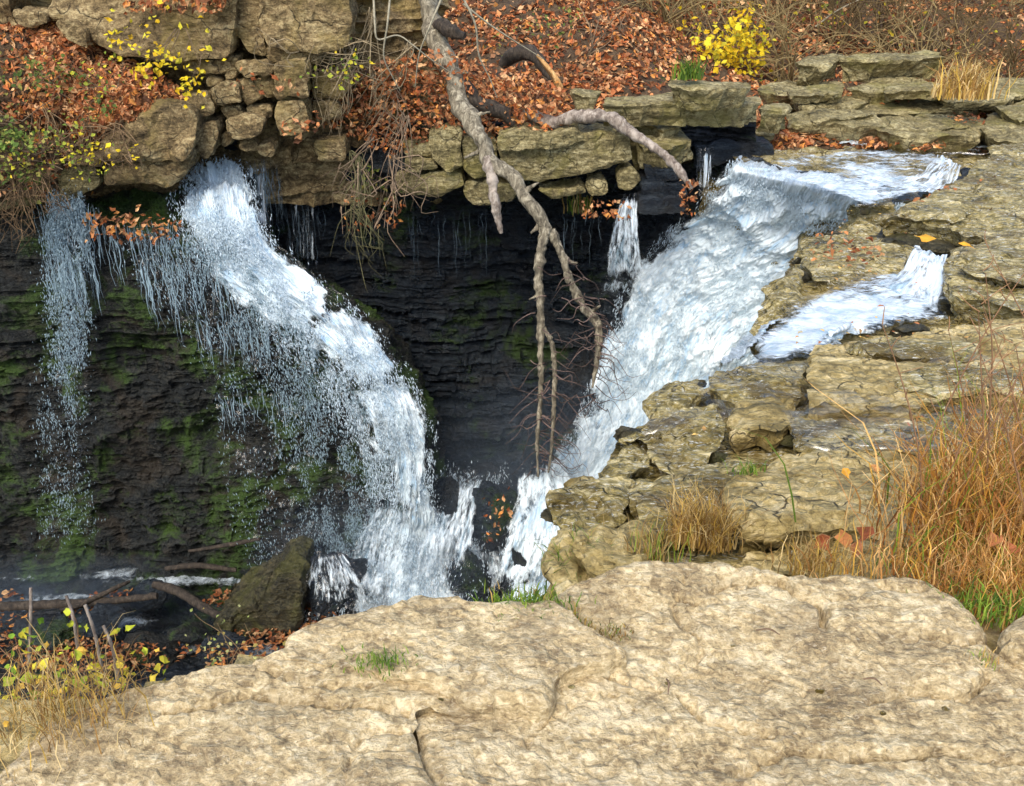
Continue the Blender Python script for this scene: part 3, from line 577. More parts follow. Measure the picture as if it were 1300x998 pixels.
# the big rounded rock under the leaf mound
cliff([(60, 206), (120, 196), (135, 160), (180, 130), (238, 140), (246, 168), (244, 190), (232, 206), (180, 206), (120, 212)], 10.85, .9, 'big smooth brown boulder under the leaf mound, left of the hanging block', s=.045, amp=.1, name='boulder', lean=.35, rnd=.1, terr=0)
cliff([(132, 208), (160, 202), (200, 206), (244, 194), (240, 222), (212, 240), (180, 232), (140, 236), (130, 226)], 10.95, .8, 'cream-streaked layered rock overhanging the top of the left fall', s=.04, amp=.06, name='boulder', rnd=.06)
cliff([(-100, 190), (60, 206), (128, 214), (128, 240), (60, 262), (-100, 280)], 11.1, .8, 'low dark rock behind the green bushes at the left edge', s=.05, amp=.08, name='boulder', mat='ledge', rnd=.06)
# rim rocks of the recessed wall
rk = dict(mat='ledge', name='rim_rock')
cliff([(632, 182), (660, 174), (720, 170), (760, 168), (800, 172), (803, 206), (770, 214), (690, 234), (650, 226), (634, 212)], 11.7, .9, 'long thick yellow-green block on the rim behind the hanging trunk', amp=.03, s=.04, **rk)
cliff([(630, 178), (650, 168), (735, 166), (745, 178), (718, 186), (634, 194)], 11.6, .8, 'pale cap layer on top of the long thick rim block', amp=.02, **rk)
cliff([(543, 166), (586, 162), (586, 210), (570, 216), (552, 206)], 11.75, .7, 'upright grey block on the rim left of the trunk', **rk)
cliff([(587, 176), (628, 176), (632, 222), (600, 226), (588, 214)], 11.8, .7, 'dim block on the rim partly hidden by the trunk', **rk)
cliff([(508, 180), (545, 182), (550, 198), (512, 200)], 11.85, .5, 'small upper bed beside the upright grey block', **rk)
cliff([(512, 202), (552, 202), (556, 216), (516, 218)], 11.8, .5, 'small lower bed beside the upright grey block', **rk)
cliff([(500, 222), (585, 218), (590, 236), (560, 250), (505, 246)], 11.85, .6, 'dull flat rock low on the rim by the roots', **rk)
cliff([(590, 230), (660, 232), (650, 256), (600, 262), (588, 250)], 11.85, .6, 'flaky ledge piece directly behind the white-barked stub', **rk)
cliff([(680, 240), (740, 234), (746, 246), (700, 252)], 11.75, .5, 'thin pale slab under the long thick rim block', **rk)
cliff([(744, 234), (772, 230), (774, 246), (746, 248)], 11.75, .5, 'small squared stone under the long thick rim block', **rk)
cliff([(782, 222), (806, 212), (812, 230), (800, 242), (784, 240)], 11.7, .5, 'squat rim stone with leaves in front of it', **rk)
cliff([(806, 178), (850, 176), (876, 184), (882, 204), (850, 214), (812, 212)], 12.0, .8, 'dark squat rim block behind the pale log', **rk)
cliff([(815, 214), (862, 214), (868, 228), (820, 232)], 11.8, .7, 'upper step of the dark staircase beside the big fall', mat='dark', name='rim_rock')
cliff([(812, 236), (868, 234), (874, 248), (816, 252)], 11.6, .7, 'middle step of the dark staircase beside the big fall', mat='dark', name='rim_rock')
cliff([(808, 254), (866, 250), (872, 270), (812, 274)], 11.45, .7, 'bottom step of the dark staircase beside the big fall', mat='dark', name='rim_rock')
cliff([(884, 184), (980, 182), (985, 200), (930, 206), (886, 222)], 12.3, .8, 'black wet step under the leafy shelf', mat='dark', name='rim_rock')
def rim(px, z, t, label, mat='ledge', **kw):
    k = dict(const=z, s=.05, jit=.05, rnd=.03, fine=.012, side=.05, taper=.5, bandth=.08, amp=.02); k.update(kw)
    hrock('flat_rock', px, 0, t, M[mat], label, **k)
rim([(760, 132), (764, 121), (870, 120), (960, 122), (968, 128), (960, 131), (850, 132)], -.72, .27, 'long broken ledge row with a black shadow beneath it')
rim([(720, 118), (726, 110), (758, 112), (760, 120), (750, 122)], -.62, .3, 'short dark ledge at the left end of the ledge row')
rim([(842, 108), (850, 102), (950, 102), (958, 110), (900, 113)], -.48, .25, 'upper ledge set back above the long broken ledge row')
rim([(768, 142), (800, 138), (856, 148), (866, 156), (850, 160), (800, 154)], -1.02, .2, 'lens-shaped flat slab right behind the pale log')
rim([(790, 158), (856, 160), (880, 178), (850, 186), (800, 178)], -1.2, .4, 'flat rock under the middle of the pale log')
rim([(966, 130), (1004, 130), (1010, 138), (970, 140)], -.9, .3, 'small grey ledge between the ledge row and the thick-fronted slab')

# ================================================================== WATER
def wpatch(name, rows, nu, nv, mat, amp=.05, cov=.5, parent=None, fa=(7, 2.2), seed=0, edge=.12, covf=None, lump=0.0):
    G0 = patch(rows, nu, nv); uv = arcuv(G0); q = np.stack([uv[..., 0]*fa[0], uv[..., 1]*fa[1], 0*uv[..., 0]+seed], -1)
    G = displace(G0, amp*fbm(q, 4, seed, .6)+lump*fbm(G0*1.5, 3, seed+2))
    u = np.linspace(0, 1, nu)[None, :]+0*uv[..., 0]; v = np.linspace(0, 1, nv)[:, None]+0*uv[..., 0]
    e = np.minimum(u, 1-u)+.06*fbm(G0*2.5, 3, seed+4); c = cov*np.ones_like(u)-.35*np.clip(1-e/edge, 0, 1)
    if covf: c = covf(u, v, c, G0)
    c = np.clip(c, 0, 1)
    o = gridmesh(name, G, mat, parent, True, np.stack([c]*3, -1), uv); 
    if parent is None: o['kind'] = 'structure'
    return o, G0
def drops(name, G, n, mat, size=(.003, .009), spread=.12, dens=None, stretch=5.5, parent=None, seed=1, down=0.0):
    r = np.random.default_rng(seed); nv, nu = G.shape[:2]; m = n*4
    u = r.uniform(0, 1, m); v = r.uniform(0, 1, m)
    if dens is not None: k = r.uniform(0, 1, m) < dens(u, v); u, v = u[k], v[k]
    u, v = u[:n], v[:n]; n = len(u); i, j = (v*(nv-1)).astype(int), (u*(nu-1)).astype(int)
    D = np.gradient(G, axis=0); D /= np.linalg.norm(D, axis=2)[..., None]+1e-9
    P = G[i, j]+r.normal(0, 1, (n, 3))*spread*np.array([1, .7, 1])*.5; P[:, 1] -= abs(r.normal(0, spread, n))*.8
    q3 = P*np.array([9, 9, 3.]); cl = fbm(q3, 3, seed)+.5*fbm(P*1.5, 2, seed+1); k = cl > .0; P = P[k]; d = D[i, j][k]; n = len(P)
    d = d*.5+np.array([0, 0, -.8])+r.normal(0, .3, (n, 3)); d /= np.linalg.norm(d, axis=1)[:, None]; a = np.cross(d, np.array([.2, 1, .1])); a /= np.linalg.norm(a, axis=1)[:, None]; b = np.cross(d, a)
    s = size[0]+(size[1]-size[0])*r.uniform(0, 1, n)**2; l = s*r.uniform(1, stretch, n)*1.4; w2 = s*r.uniform(.6, 1.2, n)
    e = lambda x, k: x*k[:, None]
    bend = a*(l*r.normal(0, .35, n))[:, None]
    V = np.stack([P-e(d, l), P-e(a, -s)+bend*.4, P+e(b, w2)+bend*.4, P-e(a, s)+bend*.4, P-e(b, w2)+bend*.4, P+e(d, l)], 1)
    Fk = np.array([(0, 1, 2), (0, 2, 3), (0, 3, 4), (0, 4, 1), (5, 2, 1), (5, 3, 2), (5, 4, 3), (5, 1, 4)])
    return mkmesh(name, V.reshape(-1, 3), (Fk[None]+6*np.arange(n)[:, None, None]).reshape(-1, 3), mat, parent, True)
def threads(name, P0, L, mat, wd=(.006, .016), seed=1, parent=None, wig=.035, out=0.0, follow=None):
    """falling strings of water: thin three-sided wavering strands"""
    r = np.random.default_rng(seed); n = len(P0); k = 9; t = np.linspace(0, 1, k)
    L = L*np.ones(n); off = r.uniform(0, 99, n)
    C = P0[:, None]+np.stack([0*t[None]+0*L[:, None], -out*(t[None]**1)*L[:, None], -t[None]*L[:, None]], -1)
    C[..., 0] += wig*vn(np.stack([t[None]*L[:, None]*9+off[:, None], off[:, None]+0*t, 0*t+off[:, None]], -1), 3)
    w = (wd[0]+(wd[1]-wd[0])*r.uniform(0, 1, n)**2)[:, None]*np.clip(np.sin(np.pi*np.clip(t, .04, .96))[None], .15, 1)*(1+.7*vn(np.stack([t[None]*L[:, None]*14+off[:, None], 0*t+off[:, None], 0*t+off[:, None]], -1), 5))
    th = np.array([0, 2.1, 4.2]); ring = np.stack([np.cos(th), np.sin(th), 0*th], -1)
    V = C[:, :, None]+w[..., None, None]*ring; j = np.arange(3); j2 = (j+1) % 3; i = np.arange(k-1)[:, None]*3
    Fk = np.stack([i+j, i+j2, i+3+j2, i+3+j], -1).reshape(-1, 4)
    return mkmesh(name, V.reshape(-1, 3), (Fk[None]+3*k*np.arange(n)[:, None, None]).reshape(-1, 4), mat, parent, True)
def pixnet(rows): return np.array([[atY(px, py, v) if k == 'Y' else atZ(px, py, v) for px, py, k, v in r] for r in rows])
def lerprows(rows, m):
    out = []
    for (a, b, za), (c, d, zb) in rows:
        A = atZ(a, b, za); B = atZ(c, d, zb); out.append([A+(B-A)*t for t in np.linspace(0, 1, m)])
    return np.array(out)
# --- big right-hand cascade -----------------------------------------------------------------
RF = [((926, 207, -1.45), (1150, 262, -1.44)), ((908, 232, -1.72), (1150, 296, -1.8)), ((884, 262, -2.15), (1130, 345, -2.45)), ((838, 300, -2.7), (1080, 396, -3.05)),
      ((792, 366, -3.4), (990, 450, -3.9)), ((764, 440, -4.1), (950, 520, -4.8)), ((735, 520, -4.9), (910, 600, -5.5)), ((698, 590, -5.45), (860, 680, -6.0)), ((668, 640, -5.8), (840, 720, -6.2)),
      ((652, 700, -6.1), (800, 770, -6.4)), ((640, 790, -6.4), (760, 840, -6.6))]
net1 = lerprows(RF, 6)
rock_under = net1.copy(); rock_under[..., 1] += .65; rock_under[5:, :, 2] -= .25; rock_under = np.concatenate([rock_under[:, :1]+np.array([-.7, .6, -.5]), rock_under, rock_under[:, -1:]+np.array([.5, -.9, -.7])], 1)
G = patch(rock_under, 260, 420); G = displace(G, .12*fbm(G*1.3, 5, 3))
gridmesh('cascade_bedrock', G[:, ::-1].copy(), M['dark'])['kind'] = 'structure'
def cv1(u, v, c, G):
    c = c+.2-.3*np.clip(fbm(G*1.6, 3, 5)-.35, 0, 1)*(v > .35)
    return c-.12*np.clip((.2-u)/.2, 0, 1)*(v > .1)*(v < .55)+.06*(u>.6)+.35*np.clip((.3-v)/.1, 0, 1)*(u > .45)
o, FG1 = wpatch('waterfall', net1, 340, 620, M['foam'], amp=.075, cov=.55, fa=(6, 3), seed=3, covf=cv1, lump=.14)
o['label'] = 'big white cascade pouring down to the left from the flat crest'
drops('water_spray', FG1, 70000, M['foamd'], (.002, .007), .06, lambda u, v: .6+.4*(np.abs(u-.5)*2)**2, parent=None, seed=4)['kind'] = 'stuff'
# lip with separate strands at the crest
LP = [((940, 200, -1.50), (1128, 236, -1.42)), ((934, 206, -1.47), (1116, 246, -1.41)), ((930, 214, -1.47), (1108, 256, -1.43)), ((925, 226, -1.62), (1100, 268, -1.6)), ((915, 240, -1.85), (1092, 284, -1.9)), ((903, 252, -2.1), (1085, 300, -2.2)), ((893, 268, -2.35), (1080, 335, -2.52))]
wpatch('crest_water', lerprows(LP, 5), 300, 140, M['crest'], amp=.03, cov=.66, fa=(12, 1.5), seed=13, covf=lambda u, v, c, G: c+.14*(u < .5)+.1*np.clip(.35-v, 0, .3)*3)
# --- left fall ---------------------------------------------------------------------------------
LFr = [(208, (246, 300), 12.0), (232, (232, 318), 11.75), (262, (222, 330), 11.3), (300, (245, 345), 10.95), (350, (272, 398), 10.8), (400, (318, 462), 10.65), (450, (372, 500), 10.52), (500, (415, 534), 10.42),
       (560, (452, 550), 10.35), (620, (470, 552), 10.25), (680, (462, 560), 10.15), (735, (420, 590), 10.0), (790, (380, 620), 9.6)]
net2 = np.array([[atY(a+(b-a)*t, py, Y-.18*math.sin(math.pi*t)) for t in np.linspace(0, 1, 6)] for py, (a, b), Y in LFr])
def cv2(u, v, c, G):
    return c+.09-.4*np.clip((v-.3)/.4, 0, 1)*np.clip(1.-u*1.5, 0, 1)-.4*np.clip(fbm(G*2.2, 3, 6)-.2, 0, 1)
o, FG2 = wpatch('waterfall', net2, 300, 620, M['foam'], amp=.06, cov=.55, fa=(9, 2), seed=23, covf=cv2, lump=.1)
o['label'] = 'left white fall arching down over the mossy wall'
drops('water_spray', FG2, 50000, M['foamd'], (.002, .007), .11, lambda u, v: .4+.3*v, seed=6)['kind'] = 'stuff'
# lacy curtain left of it, over the mossy wall
cur = [(300, (150, 300), 10.9), (350, (180, 330), 10.75), (420, (235, 400), 10.6), (500, (270, 470), 10.5), (580, (285, 520), 10.42), (660, (300, 500), 10.35), (730, (330, 470), 10.2)]
net3 = np.array([[atY(a+(b-a)*t, py, Y) for t in np.linspace(0, 1, 5)] for py, (a, b), Y in cur])
_, FG3 = wpatch('thin_waterfall', net3, 260, 520, M['lace'], amp=.05, cov=.5, fa=(6, 3), seed=33, covf=lambda u, v, c, G: c-.2+.26*u**2-.06*v)
drops('water_spray', FG3, 50000, M['drop'], (.002, .0065), .14, lambda u, v: .05+.95*u**2.2*np.clip(.35+v, 0, 1), seed=8)['kind'] = 'stuff'
# far left fall
lf = [(248, (70, 108), 10.95), (300, (66, 112), 10.8), (380, (66, 116), 10.65), (470, (62, 110), 10.52), (560, (58, 112), 10.42), (680, (56, 120), 10.3)]
net4 = np.array([[atY(a+(b-a)*t, py, Y) for t in np.linspace(0, 1, 4)] for py, (a, b), Y in lf])
_, FG4 = wpatch('thin_waterfall', net4, 120, 420, M['lace'], amp=.05, cov=.5, fa=(8, 3), seed=43, covf=lambda u, v, c, G: c+.08-.3*v-.35*np.clip(1-(v+.03*fbm(G*5, 2, 8))/.06, 0, 1)-.15*np.abs(fbm(G*np.array([3, 3, .4]), 2, 5)))
drops('water_spray', FG4, 16000, M['drop'], (.002, .007), .12, lambda u, v: 1-.7*v, seed=9)['kind'] = 'stuff'
def strandset(spec, seed):
    """spec rows: px0, px1, py, Y, lenmin, lenmax, n"""
    r = np.random.default_rng(seed); P = []; L = []
    for a, b, py, Y, l0, l1, n in spec:
        px = r.uniform(a, b, n); px = px+8*np.sin(px*.9); P.append(atY(px, py+r.normal(0, 5, n), Y)); L.append(r.uniform(l0, l1, n))
    return np.vstack(P), np.concatenate(L)
P, L = strandset([(45, 125, 262, 10.85, .3, 1.4, 60), (125, 235, 288, 10.85, .1, .8, 80), (170, 300, 335, 10.65, .1, 1.0, 90), (60, 110, 330, 10.6, .2, .8, 40), (250, 390, 410, 10.5, .2, .7, 70), (280, 460, 500, 10.45, .15, .6, 70)], 3)
threads('water_threads', P, L, M['drop'], (.002, .008), 5, out=.02)['kind'] = 'stuff'
P, L = strandset([(300, 345, 208, 11.95, .3, 1.0, 50), (350, 400, 250, 12.5, .1, 1.3, 30), (520, 620, 268, 12.35, .1, 1.0, 18), (690, 760, 275, 12.3, .1, .7, 16)], 4)
threads('water_threads', P, L, M['drip'], (.0015, .0045), 6)['kind'] = 'stuff'
P, L = strandset([(930, 1105, 232, 11.3, .15, .5, 90)], 5)
def veil(rows, nu=120, nv=160, mat='veil', cov=.5, amp=.03, seed=51, name='thin_waterfall', fa=(10, 2)):
    return wpatch(name, np.array([[atY(a+(b-a)*t, py, Y) for t in np.linspace(0, 1, 4)] for py, (a, b), Y in rows]), nu, nv, M[mat], amp=amp, cov=cov, fa=fa, seed=seed, covf=lambda u, v, c, G: c-.3*np.clip(1-(v+.05*fbm(G*4, 2, 8))/.12, 0, 1)-.4*np.clip((v+.08*fbm(G*4, 2, 9)-.7)/.3, 0, 1))
veil([(200, (312, 340), 12.1), (260, (308, 340), 12.0), (310, (300, 345), 11.7)], cov=.54, seed=52)
veil([(238, (368, 400), 12.3), (300, (365, 402), 12.3), (360, (360, 405), 12.2)], cov=.43, seed=53)
veil([(246, (787, 810), 11.6), (290, (776, 812), 11.5), (340, (764, 818), 11.6), (400, (755, 820), 11.9)], cov=.56, seed=54, mat='lace')
veil([(188, (886, 905), 12.1), (225, (884, 906), 12.0), (250, (888, 900), 11.9)], cov=.5, seed=55)

# centre bottom: rocks with water sliding over them
def bump_rock(cx, cy, Y, rx, ry, label, mat='dark', seed=0, name='boulder', asp=(1, .8, 1), wedge=0):
    """free standing rock centred on a pixel: deformed ball with broken facets"""
    C = atY(cx, cy, Y); d = np.linalg.norm(C-np.array([0, 0, HC])); A = rx/F*d; B = ry/F*d
    nu, nv = 90, 60; nu, nv = (90, 60) if rx > 18 else (44, 30); th, ph = np.meshgrid(np.linspace(0, 2*np.pi, nu), np.linspace(0, np.pi, nv)); D = np.stack([np.cos(th)*np.sin(ph), np.sin(th)*np.sin(ph), np.cos(ph)], -1)
    r = np.random.default_rng(seed); rad = np.full(D.shape[:2], 9.)
    for _ in range(8):
        n = r.normal(0, 1, 3); n /= np.linalg.norm(n); q = D@n; rad = np.minimum(rad, np.where(q > .05, r.uniform(.5, .95)/np.maximum(q, .05), 9.))
    rad = np.minimum(rad, 1.15)*(1+.1*fbm(D*2.5+seed, 5, seed, .6)); V = D*rad[..., None]*np.array([A, (A+B)/2*asp[1], B])
    if wedge: V[..., 2] += wedge*V[..., 0]
    o = gridmesh(name, (V+C)[:, ::-1].copy(), M[mat]); return centre(tag(o, label, 'rock'))
bump_rock(634, 660, 10.7, 38, 58, 'dark wet rock with orange leaves standing between the two falls', seed=3)
bump_rock(594, 745, 10.0, 26, 46, 'black wet rock just behind the brink of the raised slab', seed=8)
bump_rock(566, 672, 10.7, 26, 62, 'water-veiled rock right of the foot of the left fall', seed=5)
bump_rock(428, 752, 9.9, 46, 56, 'grey wedge-shaped wet rock at the foot of the left fall', seed=12)
bump_rock(655, 735, 10.0, 20, 50, 'wet rock in the narrow channel at the foot of the big fall', seed=15)
_, FG5 = veil([(598, (556, 640), 11.3), (640, (535, 640), 10.85), (690, (510, 650), 10.35), (740, (480, 660), 9.95), (800, (470, 670), 9.6)], 260, 260, 'lace', .52, .07, 61, fa=(5, 3))
drops('water_spray', FG5, 20000, M['foamd'], (.002, .008), .22, lambda u, v: .3+.5*(1-u), seed=62)['kind'] = 'stuff'
_, FG6 = veil([(640, (470, 560), 10.3), (690, (450, 570), 10.1), (735, (440, 580), 9.85), (790, (430, 590), 9.5)], 200, 200, 'lace', .56, .07, 63, fa=(5, 3))
veil([(598, (560, 622), 11.0), (650, (545, 608), 10.4), (700, (530, 600), 9.95), (790, (515, 600), 9.5)], 160, 220, 'lace', .57, .05, 64, fa=(6, 2))
veil([(585, (660, 730), 11.0), (640, (650, 740), 10.4), (700, (632, 740), 9.95), (790, (612, 740), 9.5)], 200, 240, 'foam', .54, .06, 65, fa=(6, 2))
veil([(700, (395, 440), 9.75), (740, (385, 465), 9.4), (790, (380, 480), 9.2)], 120, 120, 'lace', .49, .04, 62, fa=(5, 3))
rs = np.random.default_rng(21)
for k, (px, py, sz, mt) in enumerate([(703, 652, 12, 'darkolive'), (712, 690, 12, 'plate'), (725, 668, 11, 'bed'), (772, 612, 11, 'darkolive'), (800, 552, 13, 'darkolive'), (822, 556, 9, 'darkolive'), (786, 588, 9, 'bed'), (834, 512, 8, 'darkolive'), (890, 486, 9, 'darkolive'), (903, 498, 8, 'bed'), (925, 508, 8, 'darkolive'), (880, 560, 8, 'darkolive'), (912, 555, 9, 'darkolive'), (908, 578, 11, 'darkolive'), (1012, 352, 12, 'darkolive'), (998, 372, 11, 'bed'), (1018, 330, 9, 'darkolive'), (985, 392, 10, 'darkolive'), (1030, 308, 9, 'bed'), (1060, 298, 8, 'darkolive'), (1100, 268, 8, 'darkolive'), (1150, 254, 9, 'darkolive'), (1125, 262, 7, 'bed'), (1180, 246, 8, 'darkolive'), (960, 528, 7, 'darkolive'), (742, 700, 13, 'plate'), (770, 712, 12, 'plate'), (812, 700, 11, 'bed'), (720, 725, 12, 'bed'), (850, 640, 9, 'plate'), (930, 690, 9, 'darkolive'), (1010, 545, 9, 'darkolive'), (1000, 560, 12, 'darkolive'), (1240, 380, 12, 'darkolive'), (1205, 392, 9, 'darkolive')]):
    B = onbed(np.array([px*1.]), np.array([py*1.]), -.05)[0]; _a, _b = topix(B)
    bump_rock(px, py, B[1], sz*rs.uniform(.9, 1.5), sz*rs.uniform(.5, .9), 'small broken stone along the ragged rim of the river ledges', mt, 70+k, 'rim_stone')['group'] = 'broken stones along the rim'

# --- water on the riverbed ---------------------------------------------------------------------------
def sheet(px, h, mat, cov=.5, s=.05, name='stream_water', amp=.015, seed=0, fa=3.):
    px = np.array(px, float); W = onbed(px[:, 0], px[:, 1], h)
    V, T = core(W[:, :2], s, lambda P: zf(P[:, 1])+h, .02, jit=.06, rnd=.03, amp=amp, fine=amp, side=0, seed=seed+300)
    d = distpoly(V[:, :2], W[:, :2]); c = np.clip(cov-.3*np.clip(1-d/.18, 0, 1)+.12*fbm(V*1.7, 3, seed), 0, 1)
    o = mkmesh(name, V, T, M[mat], None, True, np.stack([c]*3, -1), V[:, :2]*np.array([1, 1])); o['kind'] = 'structure'; return o
def chute(rows, nu, nv, mat, cov, seed, amp=.03, fa=(8, 2)):
    out = []
    for (a, b, ha), (c, d, hb) in rows:
        A = onbed(np.array([a], float), np.array([b], float), ha)[0]; B = onbed(np.array([c], float), np.array([d], float), hb)[0]
        out.append([A+(B-A)*t for t in np.linspace(0, 1, 4)])
    wpatch('stream_chute', np.array(out), nu, nv, M[mat], amp=amp, cov=cov, fa=fa, seed=seed)
sheet([(940, 205), (1000, 196), (1060, 188), (1130, 190), (1190, 194), (1222, 202), (1216, 230), (1180, 246), (1110, 262), (1085, 258), (1020, 236), (950, 222)], .06, 'stream', .53, .045, seed=1)
sheet([(1020, 186), (1060, 172), (1090, 166), (1240, 176), (1330, 172), (1500, 178), (1500, 190), (1230, 194), (1130, 192), (1040, 192)], .0, 'stream', .42, .06, seed=2)
sheet([(1200, 190), (1240, 178), (1300, 170), (1500, 176), (1500, 188), (1250, 192)], .02, 'stream', .5, .05, seed=3)
sheet([(1130, 146), (1180, 136), (1240, 132), (1262, 134), (1250, 144), (1180, 148)], .1, 'stream', .5, .05, seed=4)
sheet([(940, 462), (952, 430), (985, 402), (1010, 380), (1045, 360), (1100, 346), (1150, 340), (1200, 350), (1212, 378), (1185, 402), (1130, 412), (1090, 424), (1038, 446), (1020, 458)], .03, 'stream', .66, .035, seed=5)
chute([((935, 452, .02), (1000, 400, .02)), ((925, 458, -.1), (985, 402, -.1)), ((905, 470, -.9), (965, 410, -.9))], 80, 80, 'veil', .58, 75)
sheet([(880, 480), (940, 462), (1026, 455), (1020, 530), (960, 526), (910, 510)], .035, 'stream', .36, .03, seed=6)
sheet([(800, 540), (830, 520), (900, 515), (930, 520), (900, 536), (850, 540)], .03, 'stream', .45, .025, seed=7)
sheet([(1030, 470), (1100, 455), (1300, 450), (1300, 560), (1100, 565), (1010, 560), (1004, 535), (1030, 505)], .13, 'stream', .22, .035, seed=8)
# small chute, tiny spill, and lip strands
chute([((1158, 314, .2), (1206, 322, .21)), ((1152, 322, .17), (1203, 338, .18)), ((1138, 340, .08), (1199, 366, .09)), ((1105, 356, .04), (1194, 394, .04))], 140, 140, 'lace', .6, 71, .03, (5, 2))
chute([((1084, 158, .17), (1112, 162, .17)), ((1084, 163, .15), (1112, 167, .15)), ((1080, 172, .03), (1110, 178, .03)), ((1060, 182, .02), (1110, 184, .02))], 80, 60, 'veil', .56, 72)
chute([((1186, 196, .18), (1226, 206, .18)), ((1182, 206, .15), (1222, 216, .15)), ((1160, 222, .08), (1214, 232, .08)), ((1130, 232, .07), (1190, 244, .07))], 100, 80, 'crest', .5, 73, .05)
chute([((1040, 430, .06), (1085, 408, .04)), ((1035, 436, .02), (1078, 414, .02)), ((1000, 450, -.35), (1040, 445, -.35))], 60, 60, 'veil', .55, 74)
# ================================================================== LEAVES, GRASS, BRUSH, WOOD
LEAFC = np.array([1.12, 1.0, .85])*np.array([(.48, .18, .07), (.38, .125, .045), (.58, .27, .12), (.62, .36, .19), (.27, .095, .04), (.68, .33, .1), (.15, .065, .03), (.55, .3, .17), (.1, .05, .03), (.8, .55, .32), (.42, .24, .12), (.35, .16, .08)])
def leaves(name, P, N, size, pal=LEAFC, mat='leaf', seed=1, tiltr=.75, kind='stuff', parent=None, var=.3, asp=.62, label=None):
    """small curled, folded, pointed leaves"""
    r = np.random.default_rng(seed); n = len(P)
    T = np.array([(0, -1, 0), (-.62, -.35, .22), (.62, -.35, .22), (-.75, .25, .3), (.75, .25, .3), (-.3, .55, .12), (.3, .55, .12), (0, 1.05, -.1), (0, 0, 0)], float)
    Fk = np.array([(0, 8, 1, 1), (0, 2, 8, 8)]); Fk = [(0, 8, 1), (0, 2, 8), (1, 8, 3), (2, 4, 8), (3, 8, 5), (4, 6, 8), (5, 8, 7), (6, 7, 8)]
    s = size[0]+(size[1]-size[0])*r.uniform(0, 1, n)**1.5*r.choice([.7, 1, 1.15], n)
    V = T[None]*np.stack([s*asp*r.uniform(.7, 1.3, n), s, s*r.uniform(-.6, 1.5, n)], -1)[:, None]*.5
    V = V+r.normal(0, .05, V.shape)*s[:, None, None]
    th = r.uniform(0, 6.283, n); x = V[..., 0]*np.cos(th)[:, None]-V[..., 1]*np.sin(th)[:, None]; y = V[..., 0]*np.sin(th)[:, None]+V[..., 1]*np.cos(th)[:, None]
    nn = N+r.normal(0, tiltr, (n, 3))*.5; nn /= np.linalg.norm(nn, axis=1)[:, None]; a = np.cross(nn, np.array([.31, .9, .17])); a /= np.linalg.norm(a, axis=1)[:, None]; b = np.cross(nn, a)
    W = P[:, None]+x[..., None]*a[:, None]+y[..., None]*b[:, None]+(V[..., 2]+.25*s[:, None])[..., None]*nn[:, None]
    c = pal[r.integers(0, len(pal), n)]*r.uniform(1-var, 1+var, (n, 1)); C = np.repeat(c, 9, 0)
    o = mkmesh(name, W.reshape(-1, 3), (np.array(Fk)[None]+9*np.arange(n)[:, None, None]).reshape(-1, 3), M[mat], parent, False, C)
    if kind: o['kind'] = kind
    if label: o['label'] = label
    return o
def scatter(G, n, dens=None, seed=1):
    r = np.random.default_rng(seed); nv, nu = G.shape[:2]; Nn = gnormals(G); i = r.uniform(0, nv-1.001, n); j = r.uniform(0, nu-1.001, n)
    i0, j0 = i.astype(int), j.astype(int); fi, fj = (i-i0)[:, None], (j-j0)[:, None]
    P = G[i0, j0]*(1-fi)*(1-fj)+G[i0+1, j0]*fi*(1-fj)+G[i0, j0+1]*(1-fi)*fj+G[i0+1, j0+1]*fi*fj; N = Nn[i0, j0]
    N = np.where((N[:, 1:2] > 0) & (abs(N[:, 2:3]) < .5), -N, N); N = np.where(N[:, 2:3] < -.5, -N, N)
    if dens is not None: k = r.uniform(0, 1, n) < dens(P); P, N = P[k], N[k]
    return P, N
# carpet on the bank
def bank_pts(n, x0, x1, y0, y1, dens, seed):
    r = np.random.default_rng(seed); x = r.uniform(x0, x1, n); y = y0+(y1-y0)*r.uniform(0, 1, n)**1.35; P = np.stack([x, y, bank_z(x, y)], -1)
    k = r.uniform(0, 1, n) < dens(P); P = P[k]; e = .05; N = np.stack([-(bank_z(P[:, 0]+e, P[:, 1])-P[:, 2])/e, -(bank_z(P[:, 0], P[:, 1]+e)-P[:, 2])/e, np.ones(len(P))], -1)
    return P, N/np.linalg.norm(N, axis=1)[:, None]
P, N = bank_pts(115000, -8, 13, 12.65, 24, lambda P: np.clip(.85+1.5*fbm(P*np.array([.9, .9, .9]), 4, 2), .12, 1), 3)
leaves('leaf_litter', P, N, (.07, .145), seed=4, tiltr=1.2, var=.45, label='rust-brown fallen leaves carpeting the bank above the rim')
# leaf drifts on the shelves behind the rim
def drift(px, h, n, seed, size=(.06, .12), name='leaf_litter', label=None, mapf=None, pile=.05):
    px = np.array(px, float); W = onbed(px[:, 0], px[:, 1], h) if mapf is None else mapf(px); r = np.random.default_rng(seed); lo, hi = W[:, :2].min(0), W[:, :2].max(0)
    Q = r.uniform(lo, hi, (n*4, 2)); Q = Q[inpoly(Q, W[:, :2])][:n]; z = (zf(Q[:, 1])+h) if mapf is None else np.full(len(Q), W[:, 2].mean())
    P = np.stack([Q[:, 0], Q[:, 1], z+r.uniform(0, pile, len(Q))], -1); return leaves(name, P, np.tile([0., 0, 1], (len(P), 1)), size, seed=seed, tiltr=1., label=label)
drift([(862, 152), (900, 148), (960, 160), (1000, 168), (1040, 164), (1062, 178), (1020, 186), (960, 184), (880, 178), (858, 168)], -.04, 2600, 11, label='leaves heaped on the shelf under the long ledge row')
drift([(1064, 122), (1100, 112), (1180, 108), (1240, 112), (1240, 126), (1160, 130), (1090, 128), ], .22, 900, 12, label='leaves lying on the upstream shelf before the tussock')
